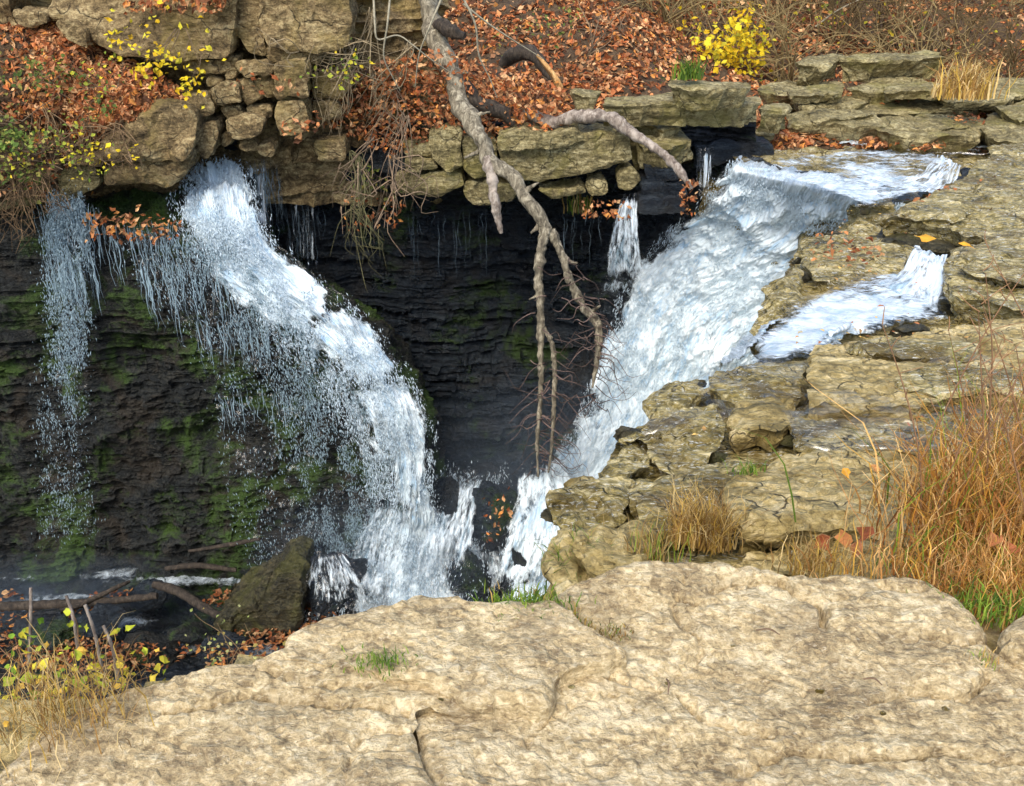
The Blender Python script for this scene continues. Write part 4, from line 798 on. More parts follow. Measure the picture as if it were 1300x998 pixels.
drift([(960, 118), (1000, 124), (1010, 132), (980, 134)], .2, 120, 13); drift([(962, 140), (1000, 142), (992, 158), (964, 154)], .08, 200, 14); drift([(1090, 128), (1130, 124), (1170, 132), (1120, 138)], .2, 60, 44, (.05, .09)); drift([(1200, 150), (1240, 146), (1250, 158), (1210, 160)], .25, 40, 45, (.05, .09)); drift([(1130, 268), (1200, 240), (1300, 215), (1300, 285)], .16, 50, 46, (.04, .08))
drift([(1075, 182), (1120, 178), (1140, 188), (1100, 190)], .03, 90, 15); drift([(1150, 184), (1190, 180), (1200, 190), (1160, 194)], .06, 90, 16)
drift([(1018, 306), (1090, 300), (1140, 330), (1080, 346), (1030, 340)], .07, 60, 17, (.05, .09), label='few rust leaves scattered on the reddish ledge block')
drift([(780, 270), (812, 262), (870, 270), (850, 285), (790, 285)], -1.4+.3, 40, 18) if False else None
def wallleaves(px, Y, n, seed, size=(.05, .11), pal=LEAFC, label=None, spread=.25, name='leaf_litter'):
    px = np.array(px, float); W = atY(px[:, 0], px[:, 1], Y); r = np.random.default_rng(seed); lo, hi = W[:, [0, 2]].min(0), W[:, [0, 2]].max(0)
    Q = r.uniform(lo, hi, (n*5, 2)); Q = Q[inpoly(Q, W[:, [0, 2]])][:n]; P = np.stack([Q[:, 0], Y-r.uniform(0, spread, len(Q)), Q[:, 1]], -1)
    return leaves(name, P, np.tile([0., -.7, .7], (len(P), 1)), size, pal, seed=seed, tiltr=1.1, label=label)
# the leaf mound over the big boulder at left: a real earth mound under the litter
rows = []
for py, Y, xs_ in ((28, 11.6, (-150, -20, 30, 70, 100)), (60, 11.3, (-150, -20, 40, 80, 125)), (95, 11.1, (-150, -10, 60, 130, 190)), (125, 10.95, (-150, 0, 80, 165, 232)), (150, 10.9, (-150, 0, 80, 165, 238)), (185, 10.95, (-150, -10, 50, 120, 190)), (250, 11.1, (-150, -20, 20, 60, 100))):
    rows.append([atY(x, py, Y+(.5 if k == 4 else 0)) for k, x in enumerate(xs_)])
MG = patch(np.array(rows), 160, 160); MG = displace(MG, .08*fbm(MG*2, 4, 3)+.03*fbm(MG*8, 3, 3)); gridmesh('earth_mound', MG, M['earth'])['kind'] = 'structure'
def dm(P):
    x, y = topix(P); d = np.clip(.95+.6*fbm(P*1.8, 3, 7), 0, 1); d = d*np.where((y > 150+.25*x), .25, 1)*np.where(x < 45, .35, 1); return d
P, N = scatter(MG, 13000, dm, 5); leaves('leaf_litter', P, N, (.055, .11), seed=6, tiltr=1.1, label='brown leaves covering the mound above the smooth boulder')
wallleaves([(395, 110), (500, 70), (560, 60), (630, 80), (720, 110), (720, 160), (640, 172), (560, 162), (500, 190), (440, 160), (400, 140)], 12.3, 3200, 21, label='thick leaf drift behind and beside the hanging trunk', spread=.5)
wallleaves([(360, 150), (410, 140), (410, 170), (370, 178)], 11.35, 40, 22); wallleaves([(115, 262), (170, 258), (235, 280), (230, 300), (120, 300)], 10.9, 160, 23, label='wet leaves caught on the ledge between the two left falls', spread=.3)
wallleaves([(440, 240), (520, 250), (520, 285), (440, 290)], 11.9, 60, 24, spread=.3); wallleaves([(860, 222), (880, 220), (885, 270), (862, 268)], 11.3, 50, 25); wallleaves([(735, 255), (800, 252), (800, 275), (740, 275)], 11.5, 50, 26)
wallleaves([(300, 84), (390, 100), (385, 118), (300, 110)], 11.2, 22, 27); wallleaves([(160, 0), (290, -8), (292, 14), (170, 14)], 11.3, 160, 28, label='thin fringe of leaves on top of the broad overhang')
wallleaves([(612, 625), (648, 612), (655, 650), (620, 685)], 10.3, 30, 29, label='orange leaves plastered on the dark rock between the falls')
# ---- grass ---------------------------------------------------------------------------------------
def blades(mb, base, n, L, w, lean, spread, pal, seed, seg=6, wild=.3, dirb=(0, 0)):
    r = np.random.default_rng(seed); k = seg; b = np.asarray(base)[None]+np.stack([r.normal(0, spread, n), r.normal(0, spread*.6, n), np.zeros(n)], -1)
    le = r.uniform(L[0], L[1], n); an = r.uniform(0, 6.283, n); bend = abs(r.normal(lean, wild, n)); d = np.stack([np.cos(an)+dirb[0], np.sin(an)+dirb[1]], -1); d /= np.linalg.norm(d, axis=1)[:, None]+1e-6
    t = np.linspace(0, 1, k); ang = bend[:, None]*t[None]**1.4*1.7; st = le[:, None]/(k-1)
    h = np.cumsum(np.sin(ang)*st, 1)-np.sin(ang[:, :1])*st; z = np.cumsum(np.cos(ang)*st, 1)-np.cos(ang[:, :1])*st
    C = b[:, None]+np.stack([h*d[:, None, 0], h*d[:, None, 1], z], -1); C += r.normal(0, .012, (n, k, 3))*t[None, :, None]*le[:, None, None]*4
    ww = w*r.uniform(.6, 1.3, n)[:, None]*np.clip(1.15-t[None]**1.6*1.1, .08, 1); sv = r.uniform(0, 6.283, n); side = np.stack([np.cos(sv), .5*np.sin(sv), 0*sv], -1)
    V = np.stack([C-side[:, None]*ww[..., None]*.5, C+side[:, None]*ww[..., None]*.5], 2).reshape(-1, 3)
    i = np.arange(k-1)[:, None]*2; Fk = np.hstack([i, i+1, i+3, i+2]); Fc = (Fk[None]+2*k*np.arange(n)[:, None, None]).reshape(-1, 4)
    c = pal[r.integers(0, len(pal), n)]*r.uniform(.7, 1.25, (n, 1)); c = c[:, None]*(np.ones((n, 2*k, 1))); mb.add(V, Fc, c.reshape(-1, 3)); return C
STRAW = 1.1*np.array([(.5, .33, .1), (.65, .46, .18), (.38, .22, .07), (.75, .58, .28), (.28, .17, .06), (.6, .4, .08)])
GREEN = np.array([(.14, .26, .03), (.22, .36, .04), (.3, .42, .05), (.1, .19, .03)]); MIXG = np.array([1., .88, .8])*np.vstack([STRAW*1.15, STRAW*1.25, STRAW*np.array([.9, .7, .6]), GREEN[:2]*1.1])
def clump(name, px, py, z, n, L, w, lean, spread, pal, label, seed, wild=.3, cat='grass', dirb=(0, 0), stems=0, stemL=(.6, .9)):
    B = atZ(px, py, z); mb = MB(); blades(mb, (0, 0, -.02), n, L, w, lean, spread, pal, seed, wild=wild, dirb=dirb)
    o = mb.build(name, M['blade']); o.location = B.tolist(); tag(o, label, cat)
    if stems:
        r = np.random.default_rng(seed+5)
        for q in range(stems):
            m2 = MB(); b = np.array([r.normal(0, spread), r.normal(0, spread*.5), 0]); l = r.uniform(*stemL); ln = r.normal(-.1, .25); p = [b+np.array([ln*l*t**1.5, r.normal(0, .01), l*t]) for t in np.linspace(0, 1, 5)]
            tube_into(m2, p, [.0035, .003, .0025, .002, .001], 4, (.3, .17, .09))
            for t in np.linspace(.35, 1, 7):
                c = b+np.array([ln*l*t**1.5, 0, l*t]); e = c+np.array([r.normal(0, .05), r.normal(0, .03), .05]); tube_into(m2, [c, (c+e)/2+r.normal(0, .004, 3), e], [.0018, .0015, .001], 4, (.36, .2, .1), n=4)
            m2.build('stem', M['twig'], o)
    return o
clump('tall_dry_grass', 1268, 690, -.18, 1100, (.2, .55), .006, .7, .17, MIXG, 'tallest straw-coloured grass clump at the right edge', 1, stems=12, stemL=(.6, .95))
clump('tall_dry_grass', 1235, 650, -.28, 300, (.15, .42), .0055, .8, .13, MIXG, 'straw grass leaning left over the large pale flat slab', 2, dirb=(-.7, 0), stems=8, stemL=(.45, .75))
clump('tall_dry_grass', 1325, 650, -.25, 850, (.3, .65), .006, .6, .17, MIXG, 'dry grass clump behind the tallest clump, cut off by the right edge', 3, stems=8, stemL=(.7, 1.))
clump('dry_grass', 1222, 738, -.1, 650, (.08, .2), .005, 1.1, .14, MIXG, 'low tangled golden grass right behind the foreground slab', 4, wild=.5)
clump('dry_grass', 1040, 718, -.15, 260, (.06, .17), .004, .8, .07, STRAW, 'short curling straw tuft beside the big brown leaves', 5, wild=.5)
clump('dry_grass', 1270, 745, -.08, 700, (.08, .2), .005, .7, .12, MIXG, 'matted yellow grass above the bright green tuft', 14, wild=.5)
clump('green_grass', 1245, 768, -.03, 220, (.03, .09), .005, .8, .07, GREEN, 'bright green tuft against the right end of the foreground slab', 6, wild=.4)
clump('green_grass', 955, 600, -.58, 40, (.05, .11), .006, .6, .04, GREEN, 'small fresh green tuft at the far corner of the pale flat slab', 7)
clump('brown_grass', 882, 682, -.5, 420, (.12, .3), .005, .6, .05, STRAW, 'rust-brown grass tuft left of the large pale flat slab', 8, wild=.35)
clump('brown_grass', 908, 690, -.52, 260, (.1, .25), .005, .7, .035, STRAW*.8, 'darker upright tuft touching the corner of the pale flat slab', 18, wild=.3)
clump('wispy_grass', 826, 712, -.5, 110, (.1, .24), .004, .35, .05, np.vstack([STRAW[:4], GREEN[1:3]]), 'thin pale wispy grass left of the brown tuft', 9)
clump('spiky_grass', 738, 730, -.6, 130, (.12, .26), .007, .75, .06, np.vstack([GREEN, GREEN, STRAW[:2]*.6]), 'spiky green grass hanging at the gorge lip', 10, wild=.35)
clump('green_grass', 668, 768, .02, 650, (.03, .06), .004, .9, .05, np.vstack([GREEN, GREEN, STRAW[:1]]), 'green tuft in the notch between the foreground slabs', 11, wild=.4)
clump('green_grass', 712, 782, .0, 220, (.02, .045), .004, .9, .03, np.vstack([GREEN, STRAW]), 'yellowing small tuft right of the notch tuft', 12, wild=.4)
clump('green_grass', 480, 834, .05, 200, (.015, .035), .003, .7, .035, GREEN, 'tiny sparse grass sprouting on the raised slab', 13)
clump('moss_grass', 772, 796, .0, 110, (.012, .03), .003, .8, .03, np.vstack([GREEN, STRAW])*.7, 'thin moss line in the crack of the wide slab', 15)
clump('moss_grass', 1250, 832, .0, 60, (.015, .035), .003, .8, .025, np.vstack([GREEN, STRAW]), 'little weed in the crack at the right of the wide slab', 16)
clump('straw_tussock', 1225, 122, -.85, 420, (.25, .6), .02, .7, .16, STRAW*1.1, 'straw-coloured tussock by the far stream', 17, wild=.4)
clump('hanging_grass', 738, 268, -2.3, 70, (.25, .55), .015, .4, .1, np.vstack([GREEN, STRAW]), 'green and yellow grass on the rim left of the thin side fall', 19)
clump('green_grass', 876, 98, -.4, 90, (.15, .3), .02, .5, .07, GREEN*.8, 'dull green tuft at the foot of the bright yellow shrub', 20)
# ---- shrubs and brush --------------------------------------------------------------------------
def branchy(mb, base, d, L, r0, depth, rng, c, tips, gr=0.0, crook=.25, kids=3, ns=4):
    p = [np.array(base)]; d = np.array(d, float); d /= np.linalg.norm(d)
    for k in range(4):
        d = d+rng.normal(0, crook, 3)*.5; d[2] += gr; d /= np.linalg.norm(d); p.append(p[-1]+d*L/4)
    tube_into(mb, p, np.linspace(r0, r0*.35, 5), ns, c, n=7); tips.append((p[-1], d.copy()))
    if depth:
        for k in range(kids):
            t = rng.integers(1, 5); dd = d+rng.normal(0, .75, 3); branchy(mb, p[t], dd, L*rng.uniform(.45, .75), r0*.55, depth-1, rng, c, tips, gr, crook, kids, ns)
def shrub(name, base, n, L, r0, label, seed, lc=None, ln=0, lsz=(.05, .08), c=(.2, .14, .09), up=1.0, spread=.6, cat='shrub', depth=2, group=None, kids=3, gr=0.):
    rng = np.random.default_rng(seed); root = empty(name, np.asarray(base).tolist()); mb = MB(); tips = []
    for k in range(n): branchy(mb, (rng.normal(0, .06), rng.normal(0, .06), -.05), (rng.normal(0, spread), rng.normal(0, spread*.6)-.15, up), L*rng.uniform(.6, 1.1), r0, depth, rng, c, tips, gr, kids=kids)
    mb.build('stems', M['twig'], root); tag(root, label, cat, group)
    if ln:
        T = np.array([t[0] for t in tips]); idx = rng.integers(0, len(T), ln); P = T[idx]+rng.normal(0, lsz[1]*.9, (ln, 3)); leaves('foliage', P, np.tile([0., -.6, .8], (ln, 1)), lsz, lc, seed=seed, tiltr=1.2, kind=None, parent=root, var=.2, asp=.85)
    return root
YEL = np.array([(.9, .66, .02), (.85, .55, .02), (.7, .62, .05), (.95, .75, .04)]); YG = np.array([(.75, .68, .05), (.4, .45, .05), (.25, .35, .05), (.8, .6, .04)]); DG = .62*np.array([(.1, .17, .03), (.18, .27, .05), (.3, .34, .07), (.44, .4, .09)])
shrub('yellow_shrub', atY(915, 92, 17.0), 6, .75, .008, 'bright lemon-yellow shrub on the bank above the ledge row', 1, YEL, 420, (.09, .15), spread=.5)
shrub('yellow_shrub', atY(822, 104, 15.2), 3, .2, .005, 'little lemon-yellow seedling behind the ledge row', 2, YEL, 50, (.06, .09)); shrub('yellow_shrub', atY(806, 110, 15.0), 2, .12, .005, 'tiniest yellow seedling, left of the little one', 3, YEL, 24, (.05, .07))
shrub('yellow_shrub', atY(1030, 45, 19), 3, .4, .008, 'sparse yellow sprig among the brush above the far thin ledge', 4, YG, 60, (.07, .12)); shrub('yellow_shrub', atY(1085, 72, 19), 3, .35, .008, 'yellow-green sprig right beside the short dark ledge', 5, YEL, 50, (.07, .12))
shrub('yellow_shrub', atY(1185, 40, 21), 4, .5, .01, 'olive-yellow sapling high on the far right bank', 6, YG, 90, (.08, .13))
# overhanging yellow sprig on the upper left rock face
shrub('yellow_sprig', atY(226, 30, 11.1), 4, .55, .006, 'hanging sprig of yellow leaves in front of the broad rock face', 7, YEL, 130, (.055, .085), up=-.6, spread=.7)
shrub('yellow_sprig', atY(236, 96, 11.0), 1, .2, .005, 'tiny yellow leaf cluster below the hanging sprig', 17, YEL, 14, (.06, .1), up=-.6)
for i, (px, py, Y, n, s, pal, lab) in enumerate([(85, 205, 10.5, 110, .35, YG, 'yellow-speckled bush at the foot of the leaf mound'), (20, 150, 10.6, 600, .6, DG, 'dark green bush at the left edge of the leaf mound'), (20, 235, 10.5, 700, .6, DG, 'mid green bush hanging low at the left edge'), (150, 200, 10.6, 26, .2, YEL, 'small yellow cluster on the boulder face'),
        (135, 105, 10.8, 34, .25, YG, 'yellow-green weed in the middle of the leaf mound'), (62, 100, 10.8, 70, .3, DG, 'small green weed near the top of the leaf mound'), (435, 92, 11.4, 50, .25, YG, 'yellow-green weed right of the squarish block'), (40, 190, 10.4, 130, .35, DG*1.6, 'olive bush between the two left edge bushes'), (480, 235, 11.8, 60, .3, DG, 'green ivy patch under the brushy roots'), (700, 40, 14.5, 80, .4, DG*1.2, 'low green weed on the bank right of the trunk'), (845, 118, 14.2, 40, .2, DG, 'dark green weed growing over the ledge row')]):
    shrub('leafy_bush', atY(px, py, Y), 5, s, .006, lab, 20+i, pal, n, (.04, .075), spread=1.0, up=.5)
# brush on the back of the bank
rb = np.random.default_rng(5); places = ['at the back of the bank']
BP = [(760, 60), (800, 40), (840, 62), (880, 30), (930, 60), (965, 45), (1000, 72), (1045, 30), (985, 20), (1120, 50), (1150, 20), (1210, 60), (1265, 30), (1290, 80), (700, 10), (660, 40), (1180, 75), (1060, 60)]
for i, (px, py) in enumerate(BP):
    Y = float(np.interp(py, [0, 80], [22, 16.5])); x = atY(px, py, Y)[0]; b = np.array([x, Y, float(bank_z(np.array([x]), np.array([Y]))[0])])
    shrub('bare_shrub', b, 13, 1.3, .02, 'leafless tangled brown brush on the far bank', 60+i, np.vstack([LEAFC, YG*.5, LEAFC*.6]), 130, (.06, .11), c=((.17, .115, .05) if i % 2 else (.34, .25, .11)), spread=.9, depth=2, group='tangled brush along the back of the bank', kids=4)
# roots and dry stems hanging over the rim
def strands(name, spec, seed, c=(.25, .18, .12), r0=.008, cat='roots'):
    rng = np.random.default_rng(seed)
    for (px0, py0, px1, py1, Y, n, label) in spec:
        mb = MB(); A = atY(px0, py0, Y+.1)
        for k in range(n):
            a = A+rng.normal(0, .05, 3); b = atY(px1+rng.normal(0, 16), py1+rng.normal(0, 14), Y-.15); m = (a+b)/2+rng.normal(0, .12, 3); m2 = a*.3+b*.7+rng.normal(0, .08, 3)
            tube_into(mb, [A+rng.normal(0, .01, 3), a, m, m2, b], np.array([1, 1, .8, .6, .25])*r0*rng.uniform(.4, 1.2), 4, np.array(c)*rng.uniform(.6, 1.5), n=14)
        centre(tag(mb.build(name, M['twig']), label, cat))
strands('hanging_roots', [(500, 110, 505, 175, 11.8, 9, 'topmost bundle of roots in the leaf drift left of the trunk'), (515, 150, 500, 262, 11.6, 10, 'longest root tangle dropping over the rim beside the upright grey block'), (470, 180, 430, 235, 11.5, 9, 'roots fanning left over the layered rock'), (460, 215, 440, 262, 11.4, 8, 'dense lowest root cluster left of the root tangle'), (500, 235, 470, 300, 11.5, 6, 'root tips reaching furthest down over the dark wall'), (500, 200, 540, 262, 11.5, 7, 'roots curling right under the upright grey block')], 1)
strands('hanging_moss', [(455, 200, 458, 300, 11.4, 16, 'fibrous beard of moss dangling from the root cluster'), (452, 265, 462, 335, 11.4, 12, 'lower thin beard of moss against the dark wall')], 2, (.16, .15, .07), .007, 'moss')
strands('dead_weed', [(440, 60, 420, 160, 11.6, 11, 'dead weed draped beside the squarish pale block'), (470, 20, 440, 140, 11.7, 12, 'tall dead weed reaching to the top left of the trunk'), (400, 70, 470, 62, 11.4, 9, 'dry stems lying across the thin layer of rock'), (420, 30, 410, 100, 11.5, 7, 'sparse dead weed over the right end of the cracked block'), (520, 60, 470, 170, 11.9, 11, 'dead weed leaning left from the trunk'), (370, 66, 330, 62, 11.1, 4, 'few bare stems against the big cracked block')], 3, (.32, .25, .15), .007, 'dead weed')
strands('dead_weed', [(60, 140, 70, 200, 10.7, 18, 'brown stems drooping from the left part of the leaf mound'), (110, 160, 120, 205, 10.7, 26, 'brown stems drooping from the middle of the leaf mound'), (150, 160, 150, 195, 10.7, 18, 'brown stems drooping over the smooth boulder'), (20, 230, 10, 295, 10.4, 34, 'thatch of dead stems hanging at the left edge'), (55, 225, 60, 260, 10.5, 22, 'dead stems above the far left fall')], 4, (.2, .13, .07), .006, 'dead weed')
strands('dead_weed', [(1180, 60, 1190, 0, 17.5, 8, 'slender upright stems on the far right bank'), (750, 75, 760, 0, 15, 7, 'upright stems on the bank right of the trunk'), (790, 80, 800, 0, 15.5, 7, 'upright stems behind the little yellow seedling'), (1285, 70, 1290, 0, 18, 6, 'upright stems at the top right corner'), (870, 70, 890, 0, 17, 8, 'upright stems left of the bright yellow shrub'), (980, 60, 970, 0, 18, 8, 'upright stems right of the bright yellow shrub')], 5, (.22, .16, .1), .009, 'dead weed')
# pale saplings crossing in front
def branch(name, pts, rad, mat, label, cat='branch', bump=.18, ns=10, parent=None, seed=0):
    P = np.array([atY(a, b, Y) for a, b, Y in pts]); mb = MB(); tube_into(mb, P, rad, ns, (1, 1, 1), n=len(P)*14, bump=bump, seed=seed); o = mb.build(name, M[mat], parent)
    return centre(tag(o, label, cat)) if parent is None else o
def twigs(pts, mat, rad=.006):
    m = MB()
    for line in pts: tube_into(m, [atY(a, b, Y) for a, b, Y in line], np.linspace(rad, rad*.4, len(line)), 5, (.4, .36, .26), n=len(line)*5)
    return m
for line, lab in (([(474, -12, 11.4), (476, 30, 11.3), (480, 50, 11.3), (505, 45, 11.3), (525, 58, 11.3), (548, 76, 11.4), (572, 92, 11.6)], 'pale thin sapling bending right across the trunk'), ([(496, -12, 11.3), (492, 30, 11.2), (487, 70, 11.3), (497, 95, 11.4), (508, 115, 11.5)], 'pale straight sapling left of the trunk'), ([(565, -12, 11.2), (545, 35, 11.1), (532, 70, 11.2), (527, 110, 11.4)], 'pale sapling slanting down left over the trunk'),
                  ([(583, -12, 11.3), (603, 30, 11.3), (608, 70, 11.4), (622, 100, 11.5), (631, 124, 11.6)], 'thin grey sapling hanging right of the trunk'), ([(588, 5, 11.5), (620, 30, 11.6), (650, 50, 11.7), (690, 75, 11.9)], 'long thin twig slanting right to the broken branch'), ([(1035, 34, 18), (1062, 14, 18), (1090, 0, 18), (1115, -12, 18)], 'pale bare branch high in the far brush')):
    m = twigs([line], 'twig', .013); centre(tag(m.build('sapling', M['twig']), lab, 'sapling'))
# ---- the hanging dead trunk ----------------------------------------------------------------------
tr = empty('dead_tree', atY(545, 20, 12.6).tolist()); tag(tr, 'grey dead tree hanging head down over the rim into the gorge', 'dead tree'); inv = -np.array(tr.location)
def tpart(name, pts, rad, mat='bark', seed=0, parent=None, bump=.38, c=(1, 1, 1), ns=12):
    P = np.array([atY(a, b, Y) for a, b, Y in pts])+inv; mb = MB(); tube_into(mb, P, rad, 16, c, n=len(P)*20, bump=bump, seed=seed); return mb.build(name, M[mat], parent or tr)
tpart('trunk', [(538, -30, 12.9), (548, 25, 12.5), (562, 68, 12.2), (576, 98, 12.0), (584, 130, 11.8), (604, 165, 11.5), (622, 204, 11.3), (648, 224, 11.2), (672, 256, 11.05), (697, 292, 10.95)], [.15, .135, .115, .105, .105, .105, .095, .085, .08, .07], seed=1)
tpart('limb', [(618, 200, 11.3), (624, 222, 11.2), (626, 250, 11.1), (631, 272, 11.1), (636, 296, 11.1)], [.075, .06, .055, .05, .025], 'barkpale', 2)
la = tpart('limb', [(694, 288, 10.95), (688, 312, 10.9), (684, 350, 10.85), (686, 395, 10.8), (686, 440, 10.75), (686, 500, 10.7), (682, 560, 10.65), (683, 605, 10.6)], [.062, .058, .05, .045, .038, .032, .024, .012], seed=3)
lb = tpart('limb', [(700, 292, 10.95), (712, 320, 10.9), (722, 352, 10.85), (740, 388, 10.8), (760, 415, 10.75), (758, 455, 10.7), (752, 492, 10.65)], [.06, .055, .05, .05, .05, .035, .012], seed=4)
tpart('limb', [(688, 415, 10.78), (700, 435, 10.75), (704, 470, 10.7), (703, 520, 10.65), (700, 570, 10.6), (696, 600, 10.6)], [.03, .032, .03, .026, .02, .01], seed=5)
tpart('limb', [(556, 30, 12.3), (572, 38, 12.1), (590, 46, 12.0)], [.09, .08, .05], 'barkdark', 6)
for k_, (a, b, Y_, dx, dy, r_) in enumerate([(596, 150, 11.6, 26, -8, .03), (612, 190, 11.4, -22, 10, .028), (664, 246, 11.1, 20, -14, .03), (690, 278, 11.0, -16, 18, .03), (715, 328, 10.9, 18, 6, .025), (748, 400, 10.8, 14, -12, .025), (686, 372, 10.85, -14, 8, .02), (568, 84, 12.1, 30, 10, .035)]):
    tpart('stub', [(a, b, Y_), (a+dx*.5, b+dy*.6, Y_-.03), (a+dx, b+dy, Y_-.1)], [r_*1.2, r_*.8, r_*.35], seed=40+k_)
rng = np.random.default_rng(9); mb = MB()
for (a, b, n, l) in ((684, 520, 10, 45), (700, 480, 8, 50), (756, 420, 10, 40), (755, 460, 9, 50), (684, 570, 8, 40), (700, 560, 8, 50), (740, 390, 5, 35), (720, 350, 3, 30), (688, 380, 2, 30)):
    for k in range(n*2):
        x, y = a+rng.normal(0, 4), b+rng.normal(0, 22); d = rng.choice([-1, 1], p=[.3, .7]); e = [(x, y, 10.7)]; ll = l*rng.uniform(.4, 1.2)
        for t in (.33, .66, 1): e.append((x+d*ll*t*.9+rng.normal(0, 4), y+ll*t*rng.uniform(.1, 1), 10.7+rng.normal(0, .12)))
        tube_into(mb, np.array([atY(*q) for q in e])+inv, [.008, .006, .004, .002], 4, np.array((.2, .14, .12))*rng.uniform(.5, 1.3), n=9)
mb.build('twigs', M['twig'], tr)
branch('rotten_log', [(560, 85, 12.2), (592, 110, 12.0), (606, 130, 11.9), (636, 142, 11.9), (652, 158, 11.9)], [.05, .08, .09, .09, .05], 'barkdark', 'dark rotten log half buried in leaves beside the trunk', 'log')
o = empty('broken_branch', atY(640, 80, 12.8).tolist()); tag(o, 'arched dark branch with an orange splintered end lying on the leaves', 'branch'); iv = -np.array(o.location)
mb = MB(); tube_into(mb, np.array([atY(*q) for q in [(638, 82, 12.9), (650, 70, 12.8), (668, 66, 12.7), (682, 74, 12.6), (694, 90, 12.5), (702, 102, 12.4)]])+iv, [.07, .09, .09, .085, .07, .04], 10, (1, 1, 1), n=60, bump=.25); mb.build('stem', M['barkdark'], o)
mb = MB()
for k in range(5): tube_into(mb, np.array([atY(*q) for q in [(682+k, 70+k*2, 12.52), (696+k, 86+k*2, 12.4), (710, 104+k*3, 12.3), (721-k*2, 126-k*4, 12.25)]])+iv, [.02, .03, .02, .004], 5, (1, 1, 1), n=16)
mb.build('splinters', M['splinter'], o)
branch('fallen_log', [(668, 142, 12.2), (684, 150, 12.0), (702, 156, 11.9), (722, 150, 11.8), (745, 147, 11.75), (772, 148, 11.7), (788, 158, 11.6), (800, 168, 11.55), (826, 184, 11.4), (848, 200, 11.3), (862, 216, 11.2), (878, 240, 11.1)], [.05, .07, .07, .065, .07, .07, .075, .07, .06, .055, .045, .025], 'barkpale', 'pale knobbly log lying across the rim slabs', 'log', bump=.35)
# ---- gorge bottom debris -----------------------------------------------------------------------
vrock('boulder', [(272, 790), (305, 772), (345, 748), (368, 738), (382, 744), (386, 770), (376, 796), (352, 810), (300, 808), (280, 800)], 9.15, .8, M['darkolive'], 'big dark olive wedge-shaped boulder in the gorge bottom', s=.02, lean=.05, jit=.03, rnd=.03, amp=.03, fine=.012, fa=.06, fsz=.5, side=.05)
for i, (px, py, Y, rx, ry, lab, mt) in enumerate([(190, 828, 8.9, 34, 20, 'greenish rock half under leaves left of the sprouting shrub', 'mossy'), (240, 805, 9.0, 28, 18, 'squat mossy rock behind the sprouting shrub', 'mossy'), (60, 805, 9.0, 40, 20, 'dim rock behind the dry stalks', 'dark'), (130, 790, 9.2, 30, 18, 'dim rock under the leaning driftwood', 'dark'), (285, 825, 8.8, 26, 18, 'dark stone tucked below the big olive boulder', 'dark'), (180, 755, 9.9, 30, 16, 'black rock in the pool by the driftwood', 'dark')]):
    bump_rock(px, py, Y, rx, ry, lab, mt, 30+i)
X, Y = np.meshgrid(np.linspace(-6.5, -2.2, 50), np.linspace(8.2, 9.9, 40)); DG2 = np.stack([X, Y, zp+.22+.25*np.clip((9.2-Y), 0, 1)+0*X], -1)
P, N = scatter(DG2, 3200, lambda P: np.clip(.35+1.3*fbm(P*1.4, 3, 9), 0, 1), 8); N = abs(N); leaves('leaf_litter', P, N, (.06, .11), LEAFC*.75, seed=9, label='brown leaves strewn over the gorge bottom debris')
for pts, rad, lab, mt in (([(-20, 770, 9.5), (60, 768, 9.5), (130, 764, 9.5), (200, 756, 9.5)], [.05, .06, .05, .04], 'long dark driftwood log lying level in the gorge bottom', 'barkdark'), ([(195, 742, 9.7), (225, 750, 9.6), (260, 772, 9.4), (300, 792, 9.2)], [.05, .06, .055, .03], 'driftwood slanting down against the olive boulder', 'barkdark'), ([(20, 790, 9.3), (90, 772, 9.4), (150, 745, 9.6), (165, 738, 9.7)], [.03, .035, .03, .02], 'thinner driftwood crossing the long log', 'barkdark'),
        ([(210, 722, 10.2), (250, 718, 10.2), (300, 724, 10.2)], [.03, .04, .03], 'short log washed up below the mossy wall', 'barkdark'), ([(240, 700, 10.2), (300, 690, 10.2), (330, 684, 10.2)], [.02, .03, .02], 'branch propped against the mossy wall', 'barkdark')):
    branch('driftwood', pts, rad, mt, lab, 'driftwood')
for (a, b, c, d, lab) in ((37, 826, 39, 746, 'thick dry stalk furthest left'), (100, 812, 84, 756, 'dry stalk second from left'), (131, 842, 108, 768, 'pale dry stalk between its neighbours'), (152, 850, 131, 794, 'shortest pale stalk, right of the others')):
    branch('dry_stalk', [(a, b+16, 2.1), ((a+c)/2+1, (b+d)/2, 2.12), (c, d, 2.15)], [.006, .005, .0045], 'barkpale', lab, 'stalk', bump=.1, ns=6)
# near plants at bottom left
shrub('sprouting_plant', atY(70, 925, 1.95), 9, .26, .003, 'yellow-green sprouting plant at the bottom left corner', 91, np.array([(.55, .6, .05), (.75, .65, .06), (.3, .45, .04), (.8, .5, .08)]), 100, (.018, .04), c=(.3, .16, .08), spread=.55, depth=1)
shrub('sprouting_plant', atY(10, 930, 1.9), 8, .24, .003, 'leafy green plant cut off by the left edge', 92, np.array([(.2, .35, .03), (.45, .5, .05), (.7, .62, .06)]), 80, (.02, .042), c=(.3, .18, .09), spread=.6, depth=1)
shrub('sprouting_shrub', atY(310, 838, 2.0), 10, .13, .0018, 'small sprawling shrub with pale green leaflets at the slab brink', 93, np.array([(.35, .42, .12), (.5, .5, .2), (.45, .35, .1)]), 120, (.008, .018), c=(.3, .2, .1), spread=.9, depth=1)
shrub('sprouting_plant', atY(118, 905, 2.0), 8, .2, .0028, 'golden-leaved sprouting plant nearest the slab edge at bottom left', 95, np.array([(.7, .6, .06), (.8, .62, .08), (.4, .5, .05)]), 90, (.016, .036), c=(.3, .16, .08), spread=.5, depth=1)
